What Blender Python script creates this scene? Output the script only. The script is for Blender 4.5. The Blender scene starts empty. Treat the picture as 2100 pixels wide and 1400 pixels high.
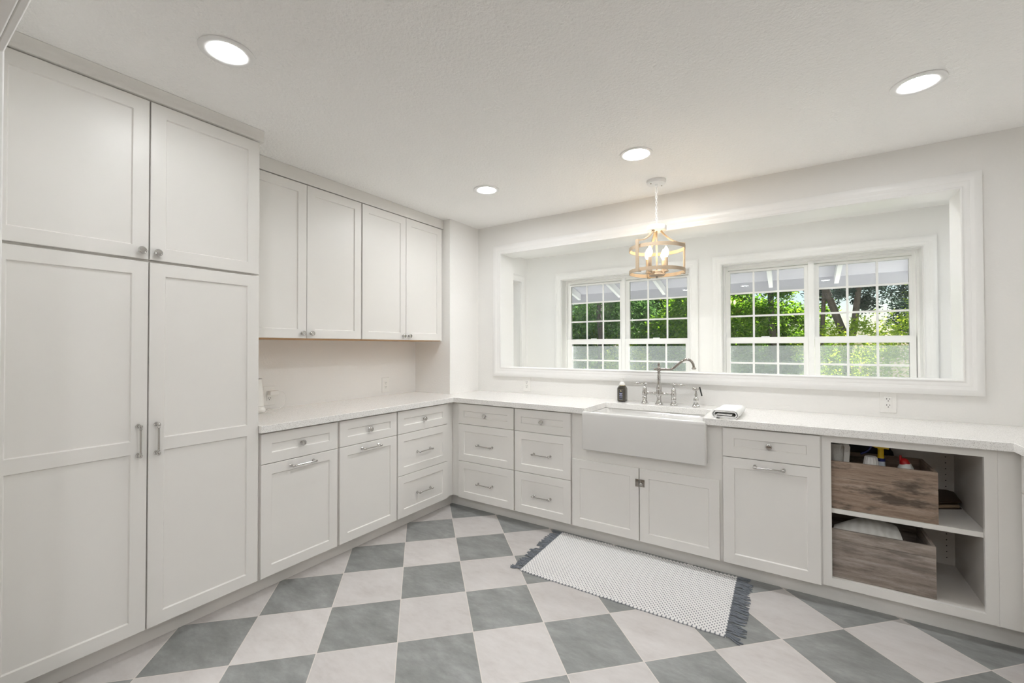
import bpy, bmesh, math, random
from mathutils import Vector, Matrix
random.seed(7)
SC = bpy.context.scene
COL = SC.collection
pi = math.pi

# ------------------------------------------------------------------ camera, world, exposure
CAM = Vector((2.3714, -2.7414, 1.3269))
cd = bpy.data.cameras.new('camera')
cam = bpy.data.objects.new('camera', cd)
COL.objects.link(cam)
SC.camera = cam
cd.sensor_width = 36.0
cd.lens = 889.33 * 36.0 / 2100.0
cd.clip_start = 0.01
_y, _p, _r = math.radians(33.1199), math.radians(0.7178), math.radians(-0.1102)
fwd = Vector((-math.sin(_y) * math.cos(_p), math.cos(_y) * math.cos(_p), math.sin(_p)))
right = Vector((math.cos(_y), math.sin(_y), 0))
up = right.cross(fwd)
r2 = right * math.cos(_r) + up * math.sin(_r)
u2 = -right * math.sin(_r) + up * math.cos(_r)
M = Matrix.Identity(4)
for i in range(3):
    M[i][0] = r2[i]; M[i][1] = u2[i]; M[i][2] = -fwd[i]; M[i][3] = CAM[i]
cam.matrix_world = M

W = bpy.data.worlds.new('daylight')
SC.world = W
W.use_nodes = True
nt = W.node_tree
nt.nodes.clear()
wo = nt.nodes.new('ShaderNodeOutputWorld')
wb = nt.nodes.new('ShaderNodeBackground')
sky = nt.nodes.new('ShaderNodeTexSky')
sky.sky_type = 'NISHITA'
sky.sun_disc = False
sky.sun_elevation = math.radians(33)
sky.sun_rotation = math.radians(60)
sky.air_density = 1.0
sky.dust_density = 1.0
wb.inputs[1].default_value = 0.14
nt.links.new(sky.outputs[0], wb.inputs[0])
nt.links.new(wb.outputs[0], wo.inputs[0])

sd = bpy.data.lights.new('sun', 'SUN')
sd.energy = 23.0
sd.angle = math.radians(0.6)
sd.color = (1.0, 0.97, 0.92)
sun = bpy.data.objects.new('sun', sd)
COL.objects.link(sun)
sun.rotation_euler = Vector((-0.22, -0.97, -0.66)).to_track_quat('-Z', 'Y').to_euler()

SC.view_settings.view_transform = 'Standard'
SC.view_settings.look = 'None'
SC.view_settings.gamma = 1.0
SC.view_settings.use_curve_mapping = False
SC.view_settings.exposure = 0.42
SC.cycles.diffuse_bounces = 7
SC.cycles.max_bounces = 14
SC.cycles.transparent_max_bounces = 16
SC.cycles.sample_clamp_indirect = 8.0
SC.cycles.caustics_reflective = False
SC.cycles.caustics_refractive = False

LAMP = 82.0      # radiance of the ceiling lamps' lenses
LAMP_BACK = 172.0 # of the two nearest the corner and the pendant
LAMP_HALL_FILL = 225.0  # of the unseen fill lamps added in the hall behind the camera
LAMP_SUN_FILL = 95.0   # of the unseen fill lamps added in the sunroom
BULB = 26.0      # radiance of the pendant's bulbs

# ------------------------------------------------------------------ dimensions (metres)
ZC = 2.458            # ceiling
XA = -0.595           # wall behind the left counter
YA = 0.155            # end of that recess
XCOL = -0.170         # face of the chase in the corner
YW = 0.560            # back wall, kitchen face
YW2 = 0.770           # back wall, sunroom face
XR = 3.780            # right wall
YFR = -2.500          # front wall, kitchen face
YFR2 = -2.640
YS = 2.050            # sunroom far wall, inner face
YS2 = 2.250
XSL = -0.530          # sunroom left wall
ZT = 0.914            # worktop


# ------------------------------------------------------------------ materials
def mat(name, rgb, rough=0.5, metal=0.0, spec=0.5, coat=0.0):
    m = bpy.data.materials.new(name)
    m.use_nodes = True
    b = m.node_tree.nodes['Principled BSDF']
    b.inputs['Base Color'].default_value = (*rgb, 1)
    b.inputs['Roughness'].default_value = rough
    b.inputs['Metallic'].default_value = metal
    b.inputs['Specular IOR Level'].default_value = spec
    b.inputs['Coat Weight'].default_value = coat
    return m


def N(m, t, **kw):
    n = m.node_tree.nodes.new(t)
    for k, v in kw.items():
        setattr(n, k, v)
    return n


def Lk(m, a, b):
    m.node_tree.links.new(a, b)


def bsdf(m):
    return m.node_tree.nodes['Principled BSDF']


def coords(m):
    return N(m, 'ShaderNodeNewGeometry').outputs['Position']


def noise(m, vec, scale, detail=4.0, rough=0.5):
    n = N(m, 'ShaderNodeTexNoise')
    n.inputs['Scale'].default_value = scale
    n.inputs['Detail'].default_value = detail
    n.inputs['Roughness'].default_value = rough
    if vec is not None:
        Lk(m, vec, n.inputs['Vector'])
    return n.outputs['Fac']


def ramp(m, fac, stops):
    r = N(m, 'ShaderNodeValToRGB')
    while len(r.color_ramp.elements) < len(stops):
        r.color_ramp.elements.new(0.5)
    for e, (p, c) in zip(r.color_ramp.elements, stops):
        e.position = p
        e.color = (*c, 1) if len(c) == 3 else c
    Lk(m, fac, r.inputs[0])
    return r.outputs[0]


def bump(m, height, strength, dist):
    b = N(m, 'ShaderNodeBump')
    b.inputs['Strength'].default_value = strength
    b.inputs['Distance'].default_value = dist
    Lk(m, height, b.inputs['Height'])
    Lk(m, b.outputs[0], bsdf(m).inputs['Normal'])


def mathn(m, op, a, b=None, c=None):
    n = N(m, 'ShaderNodeMath', operation=op)
    for i, v in enumerate((a, b, c)):
        if v is None:
            continue
        if isinstance(v, (int, float)):
            n.inputs[i].default_value = v
        else:
            Lk(m, v, n.inputs[i])
    return n.outputs[0]


def mix(m, fac, a, b):
    n = N(m, 'ShaderNodeMix', data_type='RGBA')
    for sock, v in ((n.inputs[0], fac), (n.inputs[6], a), (n.inputs[7], b)):
        if isinstance(v, (int, float)):
            sock.default_value = v
        elif isinstance(v, tuple):
            sock.default_value = (*v, 1)
        else:
            Lk(m, v, sock)
    return n.outputs[2]


M_WALL = mat('wall_paint', (0.84, 0.83, 0.808), 0.75)
bump(M_WALL, noise(M_WALL, coords(M_WALL), 95, 3, 0.55), 0.35, 0.0035)
M_CEIL = mat('ceiling_texture', (0.925, 0.918, 0.905), 0.85)
bump(M_CEIL, noise(M_CEIL, coords(M_CEIL), 75, 2.5, 0.55), 0.6, 0.008)
M_SUNWALL = mat('sunroom_paint', (0.87, 0.865, 0.85), 0.7)
M_TRIM = mat('trim_paint', (0.87, 0.865, 0.85), 0.35)
M_CAB = mat('cabinet_paint', (0.775, 0.758, 0.728), 0.40)
M_PLY = mat('plywood', (0.55, 0.33, 0.16), 0.6)
M_IN = mat('cabinet_lining', (0.70, 0.67, 0.63), 0.45)
M_HOLE = mat('dark_hole', (0.03, 0.028, 0.025), 0.8)
M_CHROME = mat('polished_chrome', (0.60, 0.59, 0.575), 0.06, 1.0)
M_CHROMED = mat('brushed_nickel', (0.40, 0.37, 0.335), 0.18, 1.0)
M_PORC = mat('fireclay', (0.74, 0.73, 0.71), 0.12, 0, 0.5, 0.2)
M_PLATE = mat('white_plastic', (0.85, 0.84, 0.81), 0.35)
M_BLACK = mat('black_rubber', (0.02, 0.02, 0.02), 0.4)
M_VINYL = mat('window_vinyl', (0.90, 0.90, 0.885), 0.35)
M_GOLD = mat('champagne_wood', (0.43, 0.335, 0.235), 0.5)
M_GOLDM = mat('gold_band', (0.80, 0.62, 0.22), 0.2, 1.0)
M_LWHITE = mat('white_enamel', (0.86, 0.86, 0.85), 0.4)
M_GREYSOFFIT = mat('soffit_paint', (0.50, 0.50, 0.555), 0.7)
M_CONC = mat('concrete', (0.42, 0.41, 0.40), 0.9)
M_RAFTER = mat('white_rafter_paint', (0.86, 0.87, 0.88), 0.6)
M_FRINGE = mat('grey_yarn', (0.165, 0.18, 0.205), 0.95)


def quartz():
    m = mat('quartz', (0.8, 0.79, 0.76), 0.14, 0, 0.5)
    p = coords(m)
    v = N(m, 'ShaderNodeTexVoronoi')
    v.inputs['Scale'].default_value = 400
    Lk(m, p, v.inputs['Vector'])
    sep = N(m, 'ShaderNodeSeparateColor')
    Lk(m, v.outputs['Color'], sep.inputs[0])
    dark = mathn(m, 'MULTIPLY', mathn(m, 'GREATER_THAN', sep.outputs[0], 0.80), mathn(m, 'LESS_THAN', v.outputs['Distance'], 0.42))
    v2 = N(m, 'ShaderNodeTexVoronoi')
    v2.inputs['Scale'].default_value = 760
    Lk(m, p, v2.inputs['Vector'])
    s2 = N(m, 'ShaderNodeSeparateColor')
    Lk(m, v2.outputs['Color'], s2.inputs[0])
    mid = mathn(m, 'GREATER_THAN', s2.outputs[0], 0.62)
    c = mix(m, mid, (0.865, 0.855, 0.835), (0.78, 0.765, 0.74))
    c = mix(m, dark, c, (0.42, 0.40, 0.375))
    Lk(m, c, bsdf(m).inputs['Base Color'])
    return m


M_QUARTZ = quartz()


def floor_mat():
    m = mat('floor_tile', (0.5, 0.5, 0.5), 0.42)
    p = coords(m)
    s = N(m, 'ShaderNodeSeparateXYZ')
    Lk(m, p, s.inputs[0])
    ox, oy, sz = -0.1013, 0.0700, 0.3410
    k = math.sqrt(0.5) / sz
    dx = mathn(m, 'SUBTRACT', s.outputs[0], ox)
    dy = mathn(m, 'SUBTRACT', s.outputs[1], oy)
    i = mathn(m, 'MULTIPLY', mathn(m, 'ADD', dx, dy), k)
    j = mathn(m, 'MULTIPLY', mathn(m, 'SUBTRACT', dx, dy), k)
    fi, fj = mathn(m, 'FLOOR', i), mathn(m, 'FLOOR', j)
    par = mathn(m, 'ABSOLUTE', mathn(m, 'MODULO', mathn(m, 'ADD', fi, fj), 2.0))
    light = mathn(m, 'GREATER_THAN', par, 0.5)
    ri, rj = mathn(m, 'SUBTRACT', i, fi), mathn(m, 'SUBTRACT', j, fj)
    g = 0.0019 / sz

    def edge(r):
        return mathn(m, 'MINIMUM', r, mathn(m, 'SUBTRACT', 1.0, r))
    e = mathn(m, 'MINIMUM', edge(ri), edge(rj))
    grout = mathn(m, 'LESS_THAN', e, g)
    cv = N(m, 'ShaderNodeCombineXYZ')
    Lk(m, fi, cv.inputs[0])
    Lk(m, fj, cv.inputs[1])
    wn = N(m, 'ShaderNodeTexWhiteNoise', noise_dimensions='3D')
    Lk(m, cv.outputs[0], wn.inputs['Vector'])
    # every tile shows its own piece of stone
    off = N(m, 'ShaderNodeVectorMath', operation='SCALE')
    Lk(m, wn.outputs['Color'], off.inputs[0])
    off.inputs['Scale'].default_value = 17.0
    q = N(m, 'ShaderNodeVectorMath', operation='ADD')
    Lk(m, p, q.inputs[0])
    Lk(m, off.outputs[0], q.inputs[1])
    st = N(m, 'ShaderNodeMapping')
    st.inputs['Scale'].default_value = (1.0, 2.2, 1.0)
    st.inputs['Rotation'].default_value = (0, 0, 0.5)
    Lk(m, q.outputs[0], st.inputs[0])
    n1 = noise(m, st.outputs[0], 5.5, 9, 0.62)
    n2 = noise(m, st.outputs[0], 26, 6, 0.65)
    nn = mathn(m, 'ADD', mathn(m, 'MULTIPLY', n1, 0.7), mathn(m, 'MULTIPLY', n2, 0.3))
    dk = ramp(m, nn, [(0.34, (0.190, 0.195, 0.190)), (0.50, (0.252, 0.258, 0.252)), (0.66, (0.325, 0.332, 0.326))])
    lt = ramp(m, nn, [(0.32, (0.495, 0.462, 0.445)), (0.47, (0.555, 0.526, 0.511)), (0.68, (0.610, 0.585, 0.572))])
    c = mix(m, light, dk, lt)
    v = mathn(m, 'ADD', mathn(m, 'MULTIPLY', wn.outputs['Value'], 0.12), 0.94)
    hv = N(m, 'ShaderNodeHueSaturation')
    Lk(m, v, hv.inputs['Value'])
    Lk(m, c, hv.inputs['Color'])
    c = mix(m, grout, hv.outputs[0], (0.66, 0.61, 0.57))
    Lk(m, c, bsdf(m).inputs['Base Color'])
    h = mathn(m, 'SUBTRACT', mathn(m, 'MULTIPLY', nn, 0.25), grout)
    bump(m, h, 0.25, 0.002)
    return m


M_FLOOR = floor_mat()


def wood(name, a, b, c, stain, seed):
    m = mat(name, a, 0.8)
    p = coords(m)
    mp = N(m, 'ShaderNodeMapping')
    mp.inputs['Scale'].default_value = (1.0, 1.0, 11.0)
    mp.inputs['Location'].default_value = (seed, seed * 2, seed)
    Lk(m, p, mp.inputs[0])
    n1 = noise(m, mp.outputs[0], 5, 8, 0.65)
    n2 = noise(m, mp.outputs[0], 60, 5, 0.7)
    nn = mathn(m, 'ADD', mathn(m, 'MULTIPLY', n1, 0.72), mathn(m, 'MULTIPLY', n2, 0.28))
    base = ramp(m, nn, [(0.30, c), (0.47, a), (0.66, b)])
    mp2 = N(m, 'ShaderNodeMapping')
    mp2.inputs['Scale'].default_value = (1.0, 1.0, 3.2)
    mp2.inputs['Location'].default_value = (seed * 3, 0, seed)
    Lk(m, p, mp2.inputs[0])
    n3 = noise(m, mp2.outputs[0], 5.5, 5, 0.6)
    f = ramp(m, n3, [(0.50, (0, 0, 0)), (0.62, (stain, stain, stain))])
    col = mix(m, f, base, (0.035, 0.028, 0.022))
    Lk(m, col, bsdf(m).inputs['Base Color'])
    bump(m, nn, 0.4, 0.003)
    return m


M_CRATE1 = wood('weathered_brown_wood', (0.27, 0.195, 0.145), (0.42, 0.33, 0.265), (0.13, 0.09, 0.065), 0.75, 3.1)
M_CRATE2 = wood('weathered_grey_wood', (0.27, 0.225, 0.195), (0.43, 0.375, 0.335), (0.15, 0.12, 0.10), 0.35, 7.7)


def glass_mat(name='window_glass', rough=0.0):
    m = bpy.data.materials.new(name)
    m.use_nodes = True
    t = m.node_tree
    t.nodes.clear()
    o = t.nodes.new('ShaderNodeOutputMaterial')
    mx = t.nodes.new('ShaderNodeMixShader')
    tr = t.nodes.new('ShaderNodeBsdfTransparent')
    tr.inputs[0].default_value = (0.95, 0.97, 0.96, 1)
    gl = t.nodes.new('ShaderNodeBsdfGlossy')
    gl.inputs['Roughness'].default_value = rough
    fr = t.nodes.new('ShaderNodeFresnel')
    fr.inputs[0].default_value = 1.45
    t.links.new(fr.outputs[0], mx.inputs[0])
    t.links.new(tr.outputs[0], mx.inputs[1])
    t.links.new(gl.outputs[0], mx.inputs[2])
    t.links.new(mx.outputs[0], o.inputs[0])
    return m


M_GLASS = glass_mat()


def screen_mat():
    m = bpy.data.materials.new('insect_screen')
    m.use_nodes = True
    t = m.node_tree
    t.nodes.clear()
    o = t.nodes.new('ShaderNodeOutputMaterial')
    mx = t.nodes.new('ShaderNodeMixShader')
    tr = t.nodes.new('ShaderNodeBsdfTransparent')
    df = t.nodes.new('ShaderNodeBsdfDiffuse')
    df.inputs[0].default_value = (0.42, 0.45, 0.45, 1)
    tl = t.nodes.new('ShaderNodeBsdfTranslucent')
    tl.inputs[0].default_value = (0.23, 0.25, 0.25, 1)
    m2 = t.nodes.new('ShaderNodeMixShader')
    t.links.new(df.outputs[0], m2.inputs[1])
    t.links.new(tl.outputs[0], m2.inputs[2])
    g = t.nodes.new('ShaderNodeNewGeometry')
    n = t.nodes.new('ShaderNodeTexNoise')
    n.inputs['Scale'].default_value = 130
    t.links.new(g.outputs['Position'], n.inputs['Vector'])
    r = t.nodes.new('ShaderNodeMapRange')
    r.inputs['To Min'].default_value = 0.10
    r.inputs['To Max'].default_value = 0.34
    t.links.new(n.outputs['Fac'], r.inputs[0])
    t.links.new(r.outputs[0], mx.inputs[0])
    t.links.new(tr.outputs[0], mx.inputs[1])
    t.links.new(m2.outputs[0], mx.inputs[2])
    t.links.new(mx.outputs[0], o.inputs[0])
    return m


M_SCREEN = screen_mat()


def emit(name, rgb, s):
    m = bpy.data.materials.new(name)
    m.use_nodes = True
    b = bsdf(m)
    b.inputs['Base Color'].default_value = (0.9, 0.9, 0.9, 1)
    b.inputs['Emission Color'].default_value = (*rgb, 1)
    b.inputs['Emission Strength'].default_value = s
    return m


M_LENS = emit('lamp_lens', (0.965, 0.985, 1.0), LAMP)
M_LENS_BACK = emit('bright_lamp_lens', (0.965, 0.985, 1.0), LAMP_BACK)
M_LENS_HALL_FILL = emit('hall_fill_lens', (0.965, 0.985, 1.0), LAMP_HALL_FILL)
M_LENS_SUN_FILL = emit('sunroom_fill_lens', (0.965, 0.985, 1.0), LAMP_SUN_FILL)
M_BULB = emit('lit_bulb', (1.0, 0.74, 0.42), BULB)


def leaf_mat(name, a, b, trans):
    m = bpy.data.materials.new(name)
    m.use_nodes = True
    t = m.node_tree
    t.nodes.clear()
    o = t.nodes.new('ShaderNodeOutputMaterial')
    g = t.nodes.new('ShaderNodeNewGeometry')
    r = t.nodes.new('ShaderNodeValToRGB')
    r.color_ramp.elements[0].color = (*a, 1)
    r.color_ramp.elements[1].color = (*b, 1)
    t.links.new(g.outputs['Random Per Island'], r.inputs[0])
    df = t.nodes.new('ShaderNodeBsdfDiffuse')
    tl = t.nodes.new('ShaderNodeBsdfTranslucent')
    hs = t.nodes.new('ShaderNodeHueSaturation')
    hs.inputs['Hue'].default_value = 0.475
    hs.inputs['Saturation'].default_value = 1.1
    hs.inputs['Value'].default_value = 1.7
    t.links.new(r.outputs[0], df.inputs[0])
    t.links.new(r.outputs[0], hs.inputs['Color'])
    t.links.new(hs.outputs[0], tl.inputs[0])
    mx = t.nodes.new('ShaderNodeMixShader')
    mx.inputs[0].default_value = trans
    t.links.new(df.outputs[0], mx.inputs[1])
    t.links.new(tl.outputs[0], mx.inputs[2])
    t.links.new(mx.outputs[0], o.inputs[0])
    return m


M_LEAF_MAPLE = leaf_mat('maple_leaves', (0.045, 0.13, 0.022), (0.13, 0.26, 0.035), 0.5)
M_LEAF_DARK = leaf_mat('conifer_leaves', (0.035, 0.085, 0.03), (0.075, 0.16, 0.05), 0.4)
M_LEAF_LIME = leaf_mat('lime_leaves', (0.16, 0.27, 0.035), (0.33, 0.44, 0.07), 0.55)
M_LEAF_BLUE = leaf_mat('cedar_leaves', (0.03, 0.05, 0.04), (0.06, 0.085, 0.07), 0.2)
M_BARK = mat('bark', (0.10, 0.08, 0.065), 0.9)
bump(M_BARK, noise(M_BARK, coords(M_BARK), 30, 5), 0.8, 0.02)
M_LAWN = mat('lawn', (0.07, 0.12, 0.03), 0.95)


# ------------------------------------------------------------------ mesh helpers
def bx(bm, x0, x1, y0, y1, z0, z1, bev=0.0):
    vs = [bm.verts.new((x, y, z)) for x in (x0, x1) for y in (y0, y1) for z in (z0, z1)]
    f = [(0, 1, 3, 2), (4, 6, 7, 5), (0, 4, 5, 1), (2, 3, 7, 6), (0, 2, 6, 4), (1, 5, 7, 3)]
    fs = [bm.faces.new([vs[i] for i in q]) for q in f]
    if bev > 0:
        es = list({e for q in fs for e in q.edges})
        bmesh.ops.bevel(bm, geom=es, offset=bev, segments=2, profile=0.6, affect='EDGES')
    return vs


def box(x0, x1, y0, y1, z0, z1, bev=0.0):
    bm = bmesh.new()
    bx(bm, x0, x1, y0, y1, z0, z1, bev)
    return bm


def lathe(bm, prof, org=(0, 0, 0), axis=(0, 0, 1), n=24):
    """prof: list of (radius, height along axis)"""
    a = Vector(axis).normalized()
    t = Vector((1, 0, 0)) if abs(a.x) < 0.9 else Vector((0, 1, 0))
    u = a.cross(t).normalized()
    v = a.cross(u)
    org = Vector(org)
    rings = []
    for r, h in prof:
        c = org + a * h
        if r < 1e-6:
            rings.append([bm.verts.new(c)])
        else:
            rings.append([bm.verts.new(c + (u * math.cos(2 * pi * k / n) + v * math.sin(2 * pi * k / n)) * r) for k in range(n)])
    for A, B in zip(rings, rings[1:]):
        for k in range(n):
            k2 = (k + 1) % n
            if len(A) == 1 and len(B) == 1:
                continue
            if len(A) == 1:
                bm.faces.new((A[0], B[k], B[k2]))
            elif len(B) == 1:
                bm.faces.new((A[k], A[k2], B[0]))
            else:
                bm.faces.new((A[k], A[k2], B[k2], B[k]))
    for R, flip in ((rings[0], True), (rings[-1], False)):
        if len(R) > 2:
            bm.faces.new(R)


def tube(bm, pts, rad, n=12, closed=False, cap=True, up=(0, 0, 1)):
    pts = [Vector(p) for p in pts]
    if not isinstance(rad, (list, tuple)):
        rad = [rad] * len(pts)
    rings = []
    m = len(pts)
    prev = None
    for i, p in enumerate(pts):
        if closed:
            d = pts[(i + 1) % m] - pts[i - 1]
        else:
            d = pts[min(i + 1, m - 1)] - pts[max(i - 1, 0)]
        d.normalize()
        if prev is None:
            t = Vector(up)
            if abs(t.dot(d)) > 0.95:
                t = Vector((1, 0, 0))
            u = d.cross(t).normalized()
        else:
            u = (prev - d * prev.dot(d)).normalized()
        prev = u
        v = d.cross(u)
        rings.append([bm.verts.new(p + (u * math.cos(2 * pi * k / n) + v * math.sin(2 * pi * k / n)) * rad[i]) for k in range(n)])
    for i in range(m if closed else m - 1):
        A, B = rings[i], rings[(i + 1) % m]
        for k in range(n):
            bm.faces.new((A[k], A[(k + 1) % n], B[(k + 1) % n], B[k]))
    if not closed and cap:
        bm.faces.new(rings[0])
        bm.faces.new(rings[-1])


def strip(bm, pts, w, t, wdir):
    """rectangular bar along pts; w across (direction wdir), t thick"""
    pts = [Vector(p) for p in pts]
    rings = []
    for i, p in enumerate(pts):
        d = (pts[min(i + 1, len(pts) - 1)] - pts[max(i - 1, 0)]).normalized()
        a = Vector(wdir).normalized()
        b = d.cross(a).normalized()
        rings.append([bm.verts.new(p + a * sx * w / 2 + b * sy * t / 2) for sx, sy in ((-1, -1), (1, -1), (1, 1), (-1, 1))])
    for A, B in zip(rings, rings[1:]):
        for k in range(4):
            bm.faces.new((A[k], A[(k + 1) % 4], B[(k + 1) % 4], B[k]))
    bm.faces.new(rings[0])
    bm.faces.new(rings[-1])


def band(bm, c, r, t, z0, z1, n=64):
    """flat hoop"""
    rings = [[bm.verts.new((c[0] + rr * math.cos(2 * pi * k / n), c[1] + rr * math.sin(2 * pi * k / n), z)) for k in range(n)]
             for rr, z in ((r, z0), (r, z1), (r - t, z1), (r - t, z0))]
    for i in range(4):
        A, B = rings[i], rings[(i + 1) % 4]
        for k in range(n):
            bm.faces.new((A[k], A[(k + 1) % n], B[(k + 1) % n], B[k]))


def holed(uspan, vspan, holes, d0, d1, P):
    """slab with rectangular holes. P(u, v, d) -> xyz"""
    us = sorted({uspan[0], uspan[1], *[h[0] for h in holes], *[h[1] for h in holes]})
    vs = sorted({vspan[0], vspan[1], *[h[2] for h in holes], *[h[3] for h in holes]})
    bm = bmesh.new()
    V = {}

    def vert(i, j, k):
        if (i, j, k) not in V:
            V[i, j, k] = bm.verts.new(P(us[i], vs[j], (d0, d1)[k]))
        return V[i, j, k]

    def solid(i, j):
        if not (0 <= i < len(us) - 1 and 0 <= j < len(vs) - 1):
            return False
        cu, cv = (us[i] + us[i + 1]) / 2, (vs[j] + vs[j + 1]) / 2
        return not any(h[0] < cu < h[1] and h[2] < cv < h[3] for h in holes)
    for i in range(len(us) - 1):
        for j in range(len(vs) - 1):
            if not solid(i, j):
                continue
            for k in (0, 1):
                bm.faces.new([vert(i, j, k), vert(i + 1, j, k), vert(i + 1, j + 1, k), vert(i, j + 1, k)])
            for (ni, nj, a, b) in ((i - 1, j, (i, j), (i, j + 1)), (i + 1, j, (i + 1, j), (i + 1, j + 1)),
                                   (i, j - 1, (i, j), (i + 1, j)), (i, j + 1, (i, j + 1), (i + 1, j + 1))):
                if not solid(ni, nj):
                    bm.faces.new([vert(*a, 0), vert(*b, 0), vert(*b, 1), vert(*a, 1)])
    return bm


def sweep_frame(rect, prof, P, sides='tblr'):
    """mitred frame round rect (u0,u1,v0,v1); prof = [(distance outward, protrusion)] closed loop"""
    bm = bmesh.new()
    u0, u1, v0, v1 = rect
    corners = [((u0, v0), (-1, -1)), ((u1, v0), (1, -1)), ((u1, v1), (1, 1)), ((u0, v1), (-1, 1))]
    rings = []
    for (u, v), (su, sv) in corners:
        rings.append([bm.verts.new(P(u + su * o, v + sv * o, d)) for o, d in prof])
    n = len(prof)
    for i in range(4):
        A, B = rings[i], rings[(i + 1) % 4]
        for k in range(n):
            bm.faces.new((A[k], A[(k + 1) % n], B[(k + 1) % n], B[k]))
    return bm


def shaker(u0, u1, v0, v1, d, P, st=0.056, rail=None, mids=(), th=0.020, rec=0.007, ch=0.004):
    """five-piece shaker front: P(u,v,depth); front face at depth d, thickness th inward"""
    rail = st if rail is None else rail
    bm = bmesh.new()
    e = 0.0015
    cuts = [v0 + rail]
    for a, b in mids:
        cuts += [a, b]
    cuts.append(v1 - rail)
    panels = [(u0 + st, u1 - st, cuts[i], cuts[i + 1]) for i in range(0, len(cuts), 2)]
    us = [u0 + e, u0 + st, u1 - st, u1 - e]
    vs = [v0 + e] + cuts + [v1 - e]
    V = {}

    def vert(i, j):
        if (i, j) not in V:
            V[i, j] = bm.verts.new(P(us[i], vs[j], d))
        return V[i, j]
    for i in range(3):
        for j in range(len(vs) - 1):
            if i == 1 and any(abs(vs[j] - p[2]) < 1e-7 for p in panels):
                q = [vert(i, j), vert(i + 1, j), vert(i + 1, j + 1), vert(i, j + 1)]
                uu0, uu1, vv0, vv1 = us[i], us[i + 1], vs[j], vs[j + 1]
                inn = [bm.verts.new(P(a, b, d - rec)) for a, b in ((uu0 + ch, vv0 + ch), (uu1 - ch, vv0 + ch), (uu1 - ch, vv1 - ch), (uu0 + ch, vv1 - ch))]
                for k in range(4):
                    bm.faces.new((q[k], q[(k + 1) % 4], inn[(k + 1) % 4], inn[k]))
                bm.faces.new(inn)
            else:
                bm.faces.new([vert(i, j), vert(i + 1, j), vert(i + 1, j + 1), vert(i, j + 1)])
    # outer rim: eased front edge, side, back
    loop = [(i, 0) for i in range(4)] + [(3, j) for j in range(1, len(vs))] + [(i, len(vs) - 1) for i in (2, 1, 0)] + [(0, j) for j in range(len(vs) - 2, 0, -1)]

    def outer(i, j):
        uu = {0: u0, 3: u1}.get(i, us[i])
        vv = v0 if j == 0 else (v1 if j == len(vs) - 1 else vs[j])
        return uu, vv
    A = [vert(*q) for q in loop]
    B = [bm.verts.new(P(*outer(*q), d - e)) for q in loop]
    Cc = [bm.verts.new(P(*outer(*q), d - th)) for q in loop]
    n = len(loop)
    for k in range(n):
        k2 = (k + 1) % n
        bm.faces.new((A[k], A[k2], B[k2], B[k]))
        bm.faces.new((B[k], B[k2], Cc[k2], Cc[k]))
    bm.faces.new(Cc)
    return bm


def origin_of(o):
    while o.parent:
        o = o.parent
    return o.location.copy()


def obj(name, bm, m, parent=None, smooth=40, bevel=0):
    bmesh.ops.recalc_face_normals(bm, faces=bm.faces[:])
    ca = math.cos(math.radians(smooth))
    for f in bm.faces:
        f.smooth = True
    bm.normal_update()
    for e in bm.edges:
        if len(e.link_faces) == 2:
            e.smooth = e.link_faces[0].normal.dot(e.link_faces[1].normal) > ca
        else:
            e.smooth = False
    if parent is not None:
        off = origin_of(parent)
        for v in bm.verts:
            v.co -= off
    me = bpy.data.meshes.new(name)
    bm.to_mesh(me)
    bm.free()
    for mm in (m if isinstance(m, (list, tuple)) else [m]):
        me.materials.append(mm)
    o = bpy.data.objects.new(name, me)
    COL.objects.link(o)
    if parent is not None:
        o.parent = parent
    if bevel:
        md = o.modifiers.new('bevel', 'BEVEL')
        md.width = bevel
        md.segments = 2
        md.limit_method = 'ANGLE'
    return o


def thing(name, label, cat, loc, group=None):
    o = bpy.data.objects.new(name, None)
    o.empty_display_size = 0.05
    COL.objects.link(o)
    o.location = loc
    o['label'] = label
    o['category'] = cat
    if group:
        o['group'] = group
    return o


def tag(o, label, cat, group=None, kind=None):
    o['label'] = label
    o['category'] = cat
    if group:
        o['group'] = group
    if kind:
        o['kind'] = kind
    return o


def recentre(o, loc):
    """move a single-mesh thing's origin to its base"""
    loc = Vector(loc)
    for v in o.data.vertices:
        v.co -= loc
    o.location = loc
    return o


def struct(name, bm, m, label=None, cat=None, **kw):
    o = obj(name, bm, m, **kw)
    o['kind'] = 'structure'
    if label:
        o['label'] = label
        o['category'] = cat
    return o


# planes of the three runs of cabinets: P(u, z, depth outward)
def PL(u, z, d): return (d, u, z)                 # left run, faces +x, u = y
def PU(u, z, d): return (-0.245 + d, u, z)        # wall cabinets
def PB(u, z, d): return (u, -d, z)                # back run, faces -y, u = x
def PR(u, z, d): return (3.174 - d, u, z)         # right run, faces -x, u = y


def out(P):
    return (Vector(P(0, 0, 1)) - Vector(P(0, 0, 0))).normalized()


def udir(P):
    return (Vector(P(1, 0, 0)) - Vector(P(0, 0, 0))).normalized()


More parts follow.
